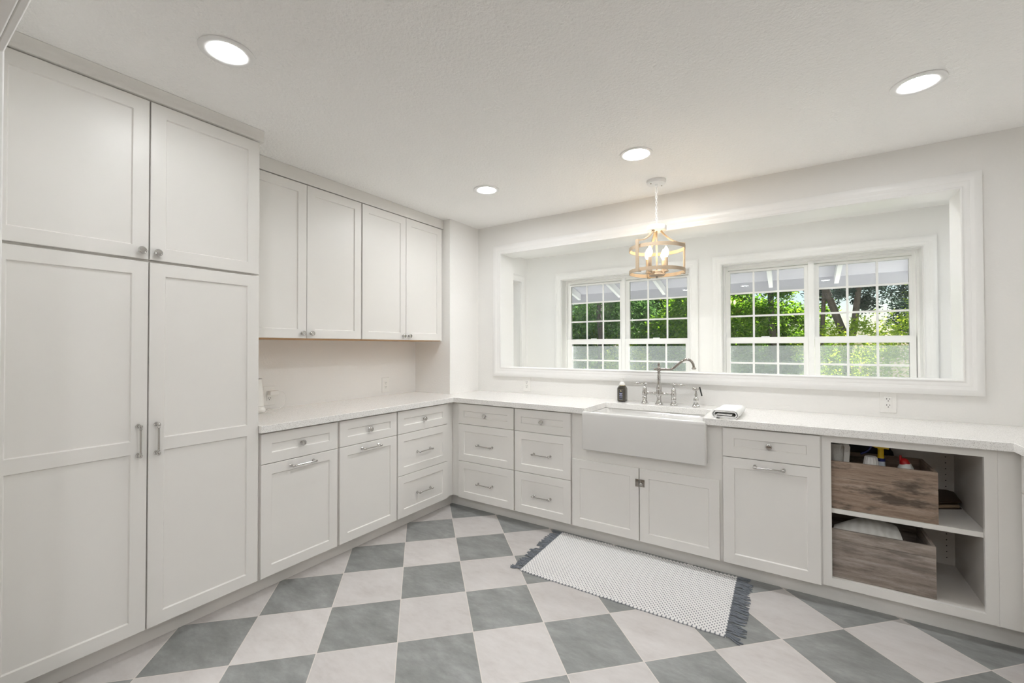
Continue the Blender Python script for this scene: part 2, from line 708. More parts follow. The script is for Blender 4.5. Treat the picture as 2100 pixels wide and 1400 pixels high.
# ------------------------------------------------------------------ the room shell
struct('floor_hall', box(-0.72, 5.0, -5.2, YFR2, -0.06, 0.0), mat('hall_low_bounce_floor', (0.10, 0.065, 0.04), 0.4), 'unseen hall floor behind the camera, made dark to lower bounced light', 'floor')  # unseen floor, dark tone chosen to cut bounce onto the doorway soffit
struct('floor', box(-0.72, 5.0, YFR2, YW2, -0.06, 0.0), M_FLOOR, 'grey and cream checkerboard stone tile floor laid on the diagonal', 'floor')
M_SUNFLOOR = mat('sunroom_bounce_floor', (0.76, 0.745, 0.72), 0.5)  # unseen floor, pale tone chosen to bounce more light upward
struct('floor_sunroom', box(-0.72, 5.0, YW2, YS2, -0.06, 0.0), M_SUNFLOOR, 'unseen sunroom floor, made pale for more bounced light', 'floor')
struct('ceiling', box(-0.72, 5.0, -5.2, YW2, ZC, ZC + 0.12), M_CEIL, 'white textured kitchen ceiling with recessed lights', 'ceiling')
struct('ceiling_sunroom', box(-0.72, 5.0, YW2, YS2, ZC, ZC + 0.12), M_SUNWALL, 'smooth white ceiling of the sunroom beyond the opening', 'ceiling')
struct('wall_left', box(XA - 0.12, XA, YFR2, YA, 0, ZC), M_WALL, 'cream textured wall behind the left counter', 'wall')
struct('wall_corner', box(XA - 0.12, XCOL, YA, YW2, 0, ZC), M_WALL, 'boxed-out corner wall between upper cabinets and wide opening', 'wall')
OP = (0.097, 3.135, 1.136, 2.186)
struct('wall_back', holed((XCOL, XR + 0.12), (0, ZC), [OP], YW, YW2, lambda u, v, d: (u, d, v)), M_WALL,
       'cream textured back wall with the wide cased opening above the sink', 'wall')
struct('wall_right', box(XR, XR + 0.12, YFR2, YW, 0, ZC), M_WALL)
struct('wall_front', holed((-0.72, XR + 0.12), (0, ZC), [(0.430, 3.317, -0.1, 2.200)], YFR2, YFR, lambda u, v, d: (u, d, v)), M_WALL)
# the hall the photograph is taken from
M_HALL = mat('hall_bounce_tone', (0.46, 0.42, 0.38), 0.8)  # unseen walls, tone chosen for bounced fill and darker chrome reflections
struct('wall_hall_back', box(-0.72, 5.0, -5.2, -5.08, 0, ZC), M_HALL)
struct('wall_hall_left', box(-0.72, -0.60, -5.08, YFR2, 0, ZC), M_HALL)
struct('wall_hall_right', box(4.9, 5.02, -5.08, YFR2, 0, ZC), M_HALL)

CASING = [(0.0, 0.0), (0.0, 0.010), (0.002, 0.013), (0.006, 0.014), (0.010, 0.011), (0.013, 0.010), (0.020, 0.012), (0.030, 0.0165),
          (0.036, 0.0165), (0.038, 0.0185), (0.050, 0.020), (0.053, 0.0215), (0.080, 0.0215), (0.082, 0.020), (0.082, 0.0)]
# cased opening over the sink
struct('trim_1', sweep_frame((0.102, 3.129, 1.142, 2.180), CASING, lambda u, v, d: (u, YW - d, v)), M_TRIM,
       'wide white moulded casing around the opening above the sink', 'casing')
struct('trim_2', sweep_frame((0.0975, 3.1335, 1.1375, 2.1845), [(0, 0), (0, -(YW2 - YW)), (0.018, -(YW2 - YW)), (0.018, 0)],
                             lambda u, v, d: (u, YW - d, v)), M_TRIM, 'smooth white jamb lining the wide opening', 'jamb')
# doorway the camera looks through: jamb and kitchen-side casing
struct('trim_3', holed((0.427, 3.32), (0, 2.203), [(0.440, 3.307, -0.1, 2.190)], YFR2 - 0.004, YFR - 0.016, lambda u, v, d: (u, d, v)), M_TRIM,
       'white doorway jamb at the far left edge', 'jamb', bevel=0.004)
struct('trim_4', holed((0.360, 3.39), (0, 2.270), [(0.434, 3.313, -0.1, 2.196)], YFR - 0.0155, YFR + 0.003, lambda u, v, d: (u, d, v)), M_TRIM,
       'white doorway casing slanting across the top left corner', 'casing', bevel=0.004)

# sunroom
WU1 = (-0.025, 1.457, 0.60, 2.1425)
WU2 = (1.762, 3.250, 0.60, 2.1425)
struct('wall_sunroom_back', holed((XSL - 0.12, 5.0), (0, ZC), [WU1, WU2], YS, YS2, lambda u, v, d: (u, d, v)), M_SUNWALL,
       'white far wall of the sunroom holding two double windows', 'wall')
WU3 = (0.92, 1.905, 0.60, 2.1425)
struct('wall_sunroom_left', holed((YW2, YS), (0, ZC), [WU3], XSL - 0.15, XSL, lambda u, v, d: (d, u, v)), M_SUNWALL,
       'white left end wall of the sunroom', 'wall')
struct('wall_sunroom_right', box(4.9, 5.02, YW2, YS, 0, ZC), M_SUNWALL)


# ------------------------------------------------------------------ windows
def double_hung(par, u0, u1, vb, vt, meet, P, dl, du, uglass, lglass, gtop, mrows_u, mrows_l, lg_t):
    """one double-hung pair of sashes. P(u,v,depth into the wall). uglass/lglass: u spans of glass"""
    # upper sash
    ub = holed((u0, u1), (meet - 0.02, vt), [(uglass[0], uglass[1], meet + 0.002, gtop)], du, du + 0.03, P)
    us = obj('upper_sash', ub, M_VINYL, par)
    g = bmesh.new()
    for a, b in zip((uglass[0], meet, 0), (0, 0, 0)):
        pass
    obj('glass_pane', holed((uglass[0] - 0.004, uglass[1] + 0.004), (meet, gtop + 0.004), [], du + 0.013, du + 0.017, P), M_GLASS, us)
    mw = 0.009
    cols = [uglass[0] + (uglass[1] - uglass[0]) * k / 3 for k in range(4)]
    rows = [meet + 0.002] + mrows_u + [gtop]
    holes = [(cols[i] + (mw if i else 0), cols[i + 1] - (mw if i < 2 else 0), rows[j] + (mw if j else 0), rows[j + 1] - (mw if j < len(rows) - 2 else 0))
             for i in range(3) for j in range(len(rows) - 1)]
    obj('grille', holed((uglass[0] - 0.001, uglass[1] + 0.001), (meet + 0.001, gtop + 0.001), holes, du + 0.008, du + 0.012, P), M_VINYL, us)
    # lower sash
    lb = holed((u0 + 0.004, u1 - 0.004), (vb, meet), [(lglass[0], lglass[1], vb + 0.06, lg_t)], dl, dl + 0.034, P)
    ls = obj('lower_sash', lb, M_VINYL, par)
    obj('glass_pane', holed((lglass[0] - 0.004, lglass[1] + 0.004), (vb + 0.05, lg_t + 0.004), [], dl + 0.020, dl + 0.024, P), M_GLASS, ls)
    cols = [lglass[0] + (lglass[1] - lglass[0]) * k / 3 for k in range(4)]
    rows = [vb + 0.06] + mrows_l + [lg_t]
    holes = [(cols[i] + (mw if i else 0), cols[i + 1] - (mw if i < 2 else 0), rows[j] + (mw if j else 0), rows[j + 1] - (mw if j < len(rows) - 2 else 0))
             for i in range(3) for j in range(len(rows) - 1)]
    obj('grille', holed((lglass[0] - 0.001, lglass[1] + 0.001), (vb + 0.055, lg_t + 0.001), holes, dl + 0.014, dl + 0.019, P), M_VINYL, ls)
    # cam lock on the meeting rail
    lk = bmesh.new()
    c = (u0 + u1) / 2

    def lbx(a, b, v0, v1, d0, d1):
        for k in holed((a, b), (v0, v1), [], d0, d1, P).verts:
            pass
    lk = holed((c - 0.035, c + 0.035), (meet - 0.001, meet + 0.010), [], dl + 0.004, dl + 0.028, P)
    obj('sash_lock', lk, M_VINYL, ls, bevel=0.003)
    return us, ls


def PW(u, v, d): return (u, YS + d, v)
def PW3(u, v, d): return (XSL - d, u, v)


def window(n, hole, P, label, sashes, casing=True):
    u0, u1, v0, v1 = hole
    f = struct('window_%d' % n, sweep_frame((u0 + 0.006, u1 - 0.006, v0 + 0.006, v1 - 0.006), [(-0.012, 0.105), (-0.012, 0.15), (-0.034, 0.15), (-0.034, 0.199), (0.0055, 0.199), (0.0055, 0.105)], P),
               M_VINYL, label, 'window')
    # jamb lining and interior casing
    lin = obj('jamb_lining', sweep_frame((u0 + 0.004, u1 - 0.004, v0 + 0.004, v1 - 0.004), [(0, -0.001), (0, 0.104), (0.0035, 0.104), (0.0035, -0.001)], P), M_TRIM, f)
    obj('casing', sweep_frame((u0 - 0.002, u1 + 0.002, v0 - 0.002, v1 + 0.002), [(o, -d) for o, d in CASING], P), M_TRIM, f)
    for k, s in enumerate(sashes):
        double_hung(f, *s[:2], v0 + 0.03, v1 - 0.046, 1.417, P, 0.110, 0.155, s[2], s[3], 2.0757, [1.634, 1.865], [0.85, 1.0, 1.162], 1.358)
    for a, b in [(sashes[i][1], sashes[i + 1][0]) for i in range(len(sashes) - 1)]:
        obj('mullion', holed((a - 0.002, b + 0.002), (v0 + 0.02, v1 - 0.02), [], 0.112, 0.198, P), M_VINYL, f)
    for s in sashes:
        sc = obj('insect_screen', holed((s[0] + 0.02, s[1] - 0.02), (v0 + 0.04, 1.335), [], 0.2005, 0.2010, P), M_SCREEN, f)
        sc['label'] = 'grey half screen over the lower sash'
    return f


window(1, WU1, PW, 'white double window in far sunroom wall, left of the pair behind the pendant light',
       [(-0.006, 0.692, (0.030, 0.657), (0.062, 0.653)), (0.729, 1.436, (0.773, 1.4015), (0.775, 1.392))])
window(2, WU2, PW, 'white double window in far sunroom wall, right of the pair near the outlet',
       [(1.780, 2.481, (1.820, 2.448), (1.822, 2.440)), (2.523, 3.228, (2.564, 3.191), (2.566, 3.183))])
window(3, WU3, PW3, 'white window in the sunroom end wall, seen edge-on at left',
       [(0.945, 1.880, (0.99, 1.835), (1.01, 1.815))])

# ------------------------------------------------------------------ outside: eave and garden
ev = bmesh.new()
ye0, ye1 = YS2 + 0.002, 3.06
zs = lambda y: 2.095 - 0.25 * (y - 3.0)          # underside of the boards
vs_ = []
for x in (-1.6, 6.0):
    for y, dz in ((ye0, 0), (ye1, 0), (ye1, 0.05), (ye0, 0.05)):
        vs_.append(ev.verts.new((x, y, zs(y) + dz)))
for k in range(4):
    ev.faces.new((vs_[k], vs_[(k + 1) % 4], vs_[4 + (k + 1) % 4], vs_[4 + k]))
ev.faces.new(vs_[:4])
ev.faces.new(vs_[4:])
eave = struct('roof_eave', ev, M_GREYSOFFIT, 'sloping blue-grey boarded eave seen through the tops of the windows', 'eave')
obj('fascia_board', box(-1.6, 6.0, ye1 - 0.004, ye1 + 0.02, 1.949, 2.13), M_GREYSOFFIT, eave)
obj('drip_edge', box(-1.6, 6.0, ye1 - 0.012, ye1 + 0.024, 1.949, 1.957), M_RAFTER, eave)
for xr in (-0.82, -0.22, 0.376, 0.963, 1.55, 2.147, 2.747, 3.35, 3.95):
    rb = bmesh.new()
    q = []
    for x in (xr - 0.02, xr + 0.02):
        for y, dz in ((ye0, -0.004), (ye1 - 0.045, -0.004), (ye1 - 0.045, -0.094), (ye0, -0.094)):
            q.append(rb.verts.new((x, y, zs(y) + dz)))
    for k in range(4):
        rb.faces.new((q[k], q[(k + 1) % 4], q[4 + (k + 1) % 4], q[4 + k]))
    rb.faces.new(q[:4])
    rb.faces.new(q[4:])
    ro = obj('rafter', rb, M_RAFTER, eave)
    ro['label'] = 'white rafter tail'

tag(obj('patio', box(-6, 10, YS2 + 0.01, 4.75, -0.42, -0.29), M_CONC), 'grey concrete patio added for neutral bounced light under the eave', 'patio', kind='stuff')['kind'] = 'structure'  # slab added so light bounced onto the eave stays neutral
tag(obj('lawn', box(-14, 18, 4.76, 22, -0.4, -0.3), M_LAWN), 'green lawn beyond the sunroom windows', 'lawn', kind='stuff')


def crown(cx, cy, cz, rx, ry, rz, n, size, seed, clumps=40, droop=0.0, flat=0.0):
    rnd = random.Random(seed)
    vs, fs = [], []
    cl = []
    for _ in range(clumps):
        while True:
            p = Vector((rnd.uniform(-1, 1), rnd.uniform(-1, 1), rnd.uniform(-1, 1)))
            if p.length < 1:
                break
        p = p.normalized() * (p.length ** 0.4)
        cl.append((Vector((cx + p.x * rx * 0.85, cy + p.y * ry * 0.85, cz + p.z * rz * 0.85)), rnd.uniform(0.18, 0.40) * min(rx, rz) ** 0.5))
    for _ in range(n):
        c, r = rnd.choice(cl)
        d = Vector((rnd.gauss(0, 1), rnd.gauss(0, 1), rnd.gauss(0, 0.75)))
        d = d.normalized() * r * rnd.uniform(0.35, 1.0)
        p = c + d
        s = size * rnd.uniform(0.6, 1.3)
        a = Vector((rnd.gauss(0, 1), rnd.gauss(0, 1), rnd.gauss(0, 0.5) - droop)).normalized()
        b = a.cross(Vector((rnd.gauss(0, 0.6), rnd.gauss(0, 0.6), 1.0 + flat))).normalized()
        nn = a.cross(b) * s * 0.18
        i = len(vs)
        vs += [p - a * s * 0.5, p + b * s * 0.30 + nn, p + a * s * 0.5, p - b * s * 0.30 + nn]
        fs.append((i, i + 1, i + 2, i + 3))
    return vs, fs


def leaves_obj(name, data, m, parent):
    off = origin_of(parent)
    me = bpy.data.meshes.new(name)
    me.from_pydata([tuple(v - off) for v in data[0]], [], data[1])
    me.materials.append(m)
    o = bpy.data.objects.new(name, me)
    COL.objects.link(o)
    o.parent = parent
    return o


def tree(name, label, x, y, cz, r, n, size, m, seed, trunks, cat='tree', clumps=40, **kw):
    t = thing(name, label, cat, (x, y, -0.3))
    b = bmesh.new()
    for pts, r0 in trunks:
        k = len(pts)
        tube(b, pts, [r0 * (1 - 0.55 * i / max(1, k - 1)) for i in range(k)], 9)
    obj('trunk', b, M_BARK, t)
    leaves_obj('foliage', crown(x, y, cz, r[0], r[1], r[2], n, size, seed, clumps, **kw), m, t)
    return t


def stem(x, y, h, lean=0.1, s=0):
    rnd = random.Random(s)
    return [(x + lean * k / 5 * h * 0.3 + rnd.uniform(-.04, .04), y + rnd.uniform(-.04, .04), -0.35 + h * k / 5) for k in range(6)]


tree('evergreen_tree', 'dark green drooping evergreen tree outside the left double window', -1.2, 6.3, 1.2, (1.7, 1.2, 1.6), 36000, 0.055, M_LEAF_DARK, 11,
     [(stem(-1.2, 6.3, 3.0, 0.0, 1), 0.10)], clumps=70, droop=0.6)
tree('maple_tree', 'bright green leafy tree outside the window behind the pendant', 0.75, 6.6, 1.25, (1.35, 1.1, 1.6), 34000, 0.062, M_LEAF_MAPLE, 12,
     [(stem(0.75, 6.6, 3.2, 0.2, 2), 0.09)], clumps=60)
tree('maple_tree', 'dense mid green tree outside the third window pane column', 2.15, 7.4, 1.3, (1.1, 1.0, 1.7), 32000, 0.062, M_LEAF_MAPLE, 13,
     [(stem(2.15, 7.4, 3.4, -0.2, 3), 0.09)], clumps=60)
tree('forked_tree', 'tree with dark forked trunk outside the rightmost window', 3.15, 6.4, 2.5, (0.95, 0.8, 0.6), 9500, 0.055, M_LEAF_BLUE, 14,
     [([(3.13, 6.4, -0.35), (3.12, 6.4, 0.9), (3.10, 6.4, 1.4), (2.96, 6.4, 1.85), (2.80, 6.4, 2.4), (2.72, 6.4, 3.0)], 0.085),
      ([(3.11, 6.4, 1.25), (3.20, 6.38, 1.65), (3.24, 6.38, 2.1), (3.30, 6.4, 2.6), (3.34, 6.4, 3.1)], 0.06),
      ([(2.76, 6.5, -0.35), (2.75, 6.5, 0.8), (2.77, 6.5, 1.6), (2.80, 6.5, 2.2), (2.78, 6.5, 3.0)], 0.05)], clumps=26)
tree('lime_shrub', 'yellow-green shrub in front of the forked trunk', 3.2, 5.9, 0.95, (0.95, 0.6, 0.85), 13000, 0.05, M_LEAF_LIME, 15,
     [(stem(3.2, 5.9, 1.2, 0.0, 5), 0.03)], 'shrub', clumps=40)
tree('cedar_tree', 'blue-green cedar with sky behind it at the right window edge', 5.4, 9.6, 2.6, (1.5, 1.0, 2.0), 16000, 0.07, M_LEAF_BLUE, 16,
     [([(5.2, 9.6, -0.35), (5.2, 9.6, 1.5), (5.15, 9.6, 4.5)], 0.16)], clumps=36, droop=0.5)
tree('lime_tree', 'sunlit yellow-green branches reaching in from the right window edge', 4.45, 6.0, 1.65, (0.85, 0.6, 0.75), 8500, 0.055, M_LEAF_LIME, 17,
     [(stem(4.9, 6.0, 2.2, -0.4, 7), 0.04)], clumps=28, flat=1.5)
tree('hedge', 'tall green hedge closing the garden behind the trees', -0.6, 8.9, 1.2, (3.9, 0.5, 2.1), 52000, 0.13, M_LEAF_MAPLE, 18,
     [(stem(0.2, 8.9, 2.6, 0, 9), 0.10)], 'hedge', clumps=240)
tree('lime_shrub', 'pale green shrub low outside the left double window', -0.2, 5.4, 0.55, (1.1, 0.5, 0.75), 10000, 0.05, M_LEAF_LIME, 19,
     [(stem(-0.2, 5.4, 0.9, 0.0, 11), 0.03)], 'shrub', clumps=26)


# ------------------------------------------------------------------ hardware
def knob(par, P, u, v, d):
    bm = bmesh.new()
    lathe(bm, [(0.0, 0), (0.0095, 0), (0.0095, 0.002), (0.0065, 0.004), (0.0055, 0.010), (0.0065, 0.013), (0.012, 0.015), (0.0155, 0.018), (0.0160, 0.022),
               (0.0145, 0.025), (0.0125, 0.0262), (0.0105, 0.0255), (0.0, 0.0275)], P(u, v, d), out(P), 24)
    return obj('knob', bm, M_CHROME, par, 35)


def pull(par, P, u, v, d, length=0.132, vertical=False, k=0):
    bm = bmesh.new()
    o = out(P)
    ax = Vector((0, 0, 1)) if vertical else udir(P)
    c = Vector(P(u, v, d))
    for s in (-1, 1):
        e = c + ax * s * (length / 2 - 0.008)
        lathe(bm, [(0, 0), (0.009, 0), (0.009, 0.0025), (0.0055, 0.005), (0.0048, 0.019), (0.0048, 0.030)], e, o, 16)
    b = c + o * 0.030
    h = length / 2
    prof = [(0, -h), (0.004, -h), (0.0068, -h + 0.004), (0.0074, -h + 0.009), (0.0066, -h + 0.014), (0.0046, -h + 0.017), (0.0058, -h + 0.019),
            (0.0058, -h + 0.022), (0.0042, -h + 0.024)]
    prof = prof + [(r, -z) for r, z in reversed(prof)]
    lathe(bm, prof, b, ax, 16)
    return obj('handle', bm, M_CHROME, par, 35)


# ------------------------------------------------------------------ pantry (tall cabinet)
t = thing('pantry_cabinet', 'tall white four-door pantry cabinet filling the left side, floor to ceiling', 'cabinet', (-0.3, -2.0, 0))
obj('carcass', box(-0.590, -0.0225, -2.490, -1.5535, 0.101, 2.4150), M_CAB, t, bevel=0.001)
for (a, b, z0, z1, ku, kv) in ((-2.490, -2.0225, 1.7135, 2.4132, -2.0496, 1.748), (-2.0175, -1.5535, 1.7135, 2.4132, -1.993, 1.746)):
    dd = obj('upper_door', shaker(a, b, z0, z1, -0.001, PL), M_CAB, t)
    knob(dd, PL, ku, kv, -0.001)
for (a, b, ku) in ((-2.490, -2.0225, -2.053), (-2.0175, -1.5535, -1.990)):
    dd = obj('lower_door', shaker(a, b, 0.101, 1.7020, -0.001, PL, mids=((0.8700, 0.9250),)), M_CAB, t)
    pull(dd, PL, ku, 0.926, -0.001, 0.142, True)
_b = bmesh.new()
_pr = [(-0.585, 2.4205), (0.001, 2.4205), (0.004, 2.4225), (0.006, 2.4360), (0.011, 2.4440), (0.024, 2.4505), (0.054, 2.4560), (0.054, 2.4570), (-0.585, 2.4570)]
_e = [[_b.verts.new((x, -1.532 - 0.5 * max(0.0, x) if y is None else y, z)) for x, z in _pr] for y in (-2.499, None)]
for _q in _e:
    _b.faces.new(_q)
for _k in range(len(_pr)):
    _b.faces.new((_e[0][_k], _e[0][(_k + 1) % len(_pr)], _e[1][(_k + 1) % len(_pr)], _e[1][_k]))
struct('trim_5', _b, M_CAB, 'white crown strip between pantry top and ceiling', 'crown moulding')

# wall cabinets
for i, (a, b, c, lab) in enumerate(((-1.551, -1.1360, -0.7190, 'white two-door wall cabinet beside the pantry, over the plugged-in outlet'),
                                    (-0.709, -0.2885, 0.1300, 'white two-door wall cabinet next to the corner wall'))):
    t = thing('wall_cabinet', lab, 'cabinet', (-0.42, (a + c) / 2, 1.38), 'wall cabinets above the left counter')
    obj('carcass', box(-0.592, -0.2665, a, c + 0.003, 1.386, 2.370), M_CAB, t, bevel=0.001)
    un = obj('bottom_panel', box(-0.592, -0.2645, a, c + 0.003, 1.3785, 1.3855), M_PLY, t)
    un['label'] = 'bare plywood underside'
    for (u0, u1, ku) in ((a, b - 0.0015, b - 0.030), (b + 0.0015, c, b + 0.030)):
        dd = obj('door', shaker(u0, u1, 1.3845, 2.3685, 0.0, PU), M_CAB, t)
        knob(dd, PU, ku, 1.416, 0.0)
struct('trim_6', box(-0.592, -0.2440, -1.5520, YA - 0.001, 2.3745, ZC - 0.001), M_CAB, 'flat white filler board above the wall cabinets', 'filler', bevel=0.001)
struct('trim_7', box(-0.592, -0.2665, 0.1340, YA - 0.001, 1.3785, 2.3740), M_CAB, 'narrow white filler strip between wall cabinet and corner wall', 'filler')

# ------------------------------------------------------------------ base cabinets
ZB, ZM, ZD, ZTOP = 0.101, 0.4016, 0.7019, 0.8650
G = 0.0032


def base(P, u0, u1, label, kind, depth0=0.0215, depth1=0.550, cu=None):
    a, b = P(u0, 0, -depth0), P(u1, 0, -depth1)
    x0, x1 = sorted((a[0], b[0]))
    y0, y1 = sorted((a[1], b[1]))
    t = thing('base_cabinet', label, 'cabinet', ((x0 + x1) / 2, (y0 + y1) / 2, ZB), 'base cabinets under the worktop')
    ca, cb = cu
    a, b = P(ca, 0, -depth0), P(cb, 0, -depth1)
    x0, x1 = sorted((a[0], b[0]))
    y0, y1 = sorted((a[1], b[1]))
    obj('carcass', box(x0, x1, y0, y1, ZB, 0.8735), M_CAB, t)
    mid = (u0 + u1) / 2
    dr = obj('drawer', shaker(u0, u1, ZD + G / 2, ZTOP, 0, P), M_CAB, t)
    knob(dr, P, mid, 0.7825, 0 - 0.007)
    if kind == 'door':
        d = obj('door', shaker(u0, u1, ZB, ZD - G / 2, 0, P), M_CAB, t)
        pull(d, P, mid, 0.6665, 0.0, 0.150)
    else:
        for z0, z1, zp in ((ZM + G / 2, ZD - G / 2, 0.545), (ZB, ZM - G / 2, 0.242)):
            d = obj('drawer', shaker(u0, u1, z0, z1, 0, P), M_CAB, t)
            pull(d, P, mid, zp, -0.007, 0.152)
    return t


base(PL, -1.5385, -1.0787, 'white base cabinet touching the pantry, one drawer over one wide door', 'door', cu=(-1.5530, -1.0711))
base(PL, -1.0631, -0.6042, 'white drawer-over-door base cabinet, second from pantry on left run', 'door', cu=(-1.0707, -0.5990))
base(PL, -0.5933, -0.0675, 'white three-drawer base cabinet at corner end of left run', 'drawers', cu=(-0.5986, -0.0615))
base(PB, 0.0567, 0.5942, 'white three-drawer base cabinet at corner end of back run', 'drawers', cu=(0.0507, 0.5997))
base(PB, 0.6056, 1.0641, 'white three-drawer base cabinet immediately left of the farmhouse sink', 'drawers', cu=(0.6001, 1.0696))
base(PB, 2.0212, 2.4754, 'white drawer-over-door base cabinet between sink and open shelf cabinet', 'door', cu=(2.0152, 2.4825))
base(PR, -0.62, -0.004, 'white base cabinet on the right run, cut off by right edge of photo', 'drawers', cu=(-0.626, 0.016))

# sink base
t = thing('sink_cabinet', 'white sink base cabinet with two short doors and a metal latch', 'cabinet', (1.54, 0.3, ZB))
obj('carcass', holed((1.0700, 2.0148), (ZB, 0.8735), [(1.1760, 1.9315, 0.6480, 0.90)], 0.0205, 0.0415, lambda u, v, d: (u, d, v)), M_CAB, t)
obj('side_panel', box(1.0700, 1.0880, 0.042, 0.55, ZB, 0.8735), M_CAB, t)
obj('side_panel', box(1.9900, 2.0080, 0.042, 0.55, ZB, 0.8735), M_CAB, t)
obj('bottom_panel', box(1.0885, 1.9895, 0.042, 0.55, ZB, 0.119), M_CAB, t)
dl_ = obj('door', shaker(1.0754, 1.5365, ZB, 0.5570, 0, PB), M_CAB, t)
dr_ = obj('door', shaker(1.5425, 2.0016, ZB, 0.5570, 0, PB), M_CAB, t)
lt = bmesh.new()
bx(lt, 1.541, 1.574, -0.0030, 0.0002, 0.4445, 0.4905, 0.001)
bx(lt, 1.546, 1.569, -0.0065, -0.0028, 0.450, 0.485, 0.0015)
lt2 = obj('latch', lt, M_CHROMED, dr_)
lt2['label'] = 'antique nickel turn latch'
lk = bmesh.new()
bx(lk, 1.5165, 1.5355, -0.0060, 0.0002, 0.4425, 0.4905, 0.0015)
obj('latch_keeper', lk, M_CHROMED, dl_)
lk = bmesh.new()
lathe(lk, [(0, 0), (0.0050, 0), (0.0045, 0.008), (0.0085, 0.012), (0.0090, 0.016), (0.005, 0.019), (0, 0.0195)], (1.5565, -0.0066, 0.468), (0, -1, 0), 16)
obj('latch_knob', lk, M_CHROME, dr_)

# open shelf cabinet
t = thing('open_cabinet', 'white open-front base cabinet with middle shelf holding two wooden crates', 'cabinet', (2.79, 0.3, ZB))
obj('face_frame', holed((2.4830, 3.1105), (ZB, 0.8735), [(2.5215, 3.0696, 0.1430, 0.8348)], 0.0200, 0.0390, lambda u, v, d: (u, d, v)), M_CAB, t)
obj('side_panel', box(2.4860, 2.5040, 0.0395, 0.5300, ZB, 0.8735), M_IN, t)
obj('side_panel', box(3.0850, 3.1030, 0.0395, 0.5300, ZB, 0.8735), M_IN, t)
bp = bmesh.new()
bx(bp, 2.486, 3.103, 0.5305, 0.5400, ZB, 0.8735)
obj('back_panel', bp, M_IN, t)
ph = bmesh.new()
for z in [0.18 + 0.032 * k for k in range(21)]:
    lathe(ph, [(0, 0), (0.0028, 0), (0.0028, 0.0006), (0, 0.0006)], (3.052, 0.5304, z), (0, -1, 0), 8)
o = obj('shelf_pin_holes', ph, M_HOLE, t)
o['kind'] = 'stuff'
obj('bottom_panel', box(2.5045, 3.0845, 0.0395, 0.5300, 0.1250, 0.1430), M_IN, t)
obj('shelf', box(2.5045, 3.0845, 0.0420, 0.5290, 0.4695, 0.4935), M_CAB, t, bevel=0.001)

# fillers and toe kicks
struct('trim_8', box(-0.040, -0.0205, -0.0610, 0.0200, ZB, 0.8735), M_CAB, 'white filler strip at the inner corner, left side', 'filler')
struct('trim_9', box(-0.0200, 0.0500, 0.0205, 0.0395, ZB, 0.8735), M_CAB, 'white filler strip at the inner corner, back side', 'filler')
struct('trim_10', box(3.1110, 3.1955, 0.0200, 0.0390, ZB, 0.8735), M_CAB, 'white filler board right of the open shelf cabinet', 'filler')
struct('baseboard_left', box(-0.104, -0.085, -2.499, 0.085, 0.0005, 0.100), M_CAB, 'white toe kick board under the left run of cabinets', 'toe kick')
struct('baseboard_back', box(-0.085, 3.259, 0.0855, 0.104, 0.0005, 0.100), M_CAB, 'white toe kick board under the back run of cabinets', 'toe kick')
struct('baseboard_right', box(3.259, 3.278, -1.2, 0.0845, 0.0005, 0.100), M_CAB, 'white toe kick board under the right run of cabinets', 'toe kick')

# ------------------------------------------------------------------ worktop
pts = [(XA + .001, -1.5515), (0.025, -1.5515), (0.025, -0.025), (1.184, -0.025), (1.186, 0.349), (1.912, 0.353), (1.9165, -0.025), (3.149, -0.025), (3.149, -1.2),
       (XR - .001, -1.2), (XR - .001, YW - .001), (XCOL + .001, YW - .001), (XCOL + .001, YA - .001), (XA + .001, YA - .001)]
b = bmesh.new()
lo = [b.verts.new((x, y, 0.8745)) for x, y in pts]
hi = [b.verts.new((x, y, ZT)) for x, y in pts]
b.faces.new(lo)
b.faces.new(hi)
for k in range(len(pts)):
    b.faces.new((lo[k], lo[(k + 1) % len(pts)], hi[(k + 1) % len(pts)], hi[k]))
o = obj('worktop', b, M_QUARTZ, None, bevel=0.0025)
tag(o, 'white speckled quartz worktop running round the corner with sink cut-out', 'countertop')

# ------------------------------------------------------------------ farmhouse sink
t = thing('farmhouse_sink', 'white apron-front farmhouse sink set into the worktop', 'sink', (1.55, 0.18, 0.64))
b = bmesh.new()


def rrect(x0, x1, y0, y1, r, n=5):
    ps = []
    for (cx, cy, a0) in ((x1 - r, y1 - r, 0), (x0 + r, y1 - r, 90), (x0 + r, y0 + r, 180), (x1 - r, y0 + r, 270)):
        for k in range(n + 1):
            a = math.radians(a0 + 90 * k / n)
            ps.append((cx + r * math.cos(a), cy + r * math.sin(a)))
    return ps


def stack(bm, loops, cap0=True, cap1=True):
    rr = [[bm.verts.new((x, y, z)) for x, y in pl] for pl, z in loops]
    for A, B in zip(rr, rr[1:]):
        n = len(A)
        for k in range(n):
            bm.faces.new((A[k], A[(k + 1) % n], B[(k + 1) % n], B[k]))
    if cap0:
        bm.faces.new(rr[0])
    if cap1:
        bm.faces.new(rr[-1])


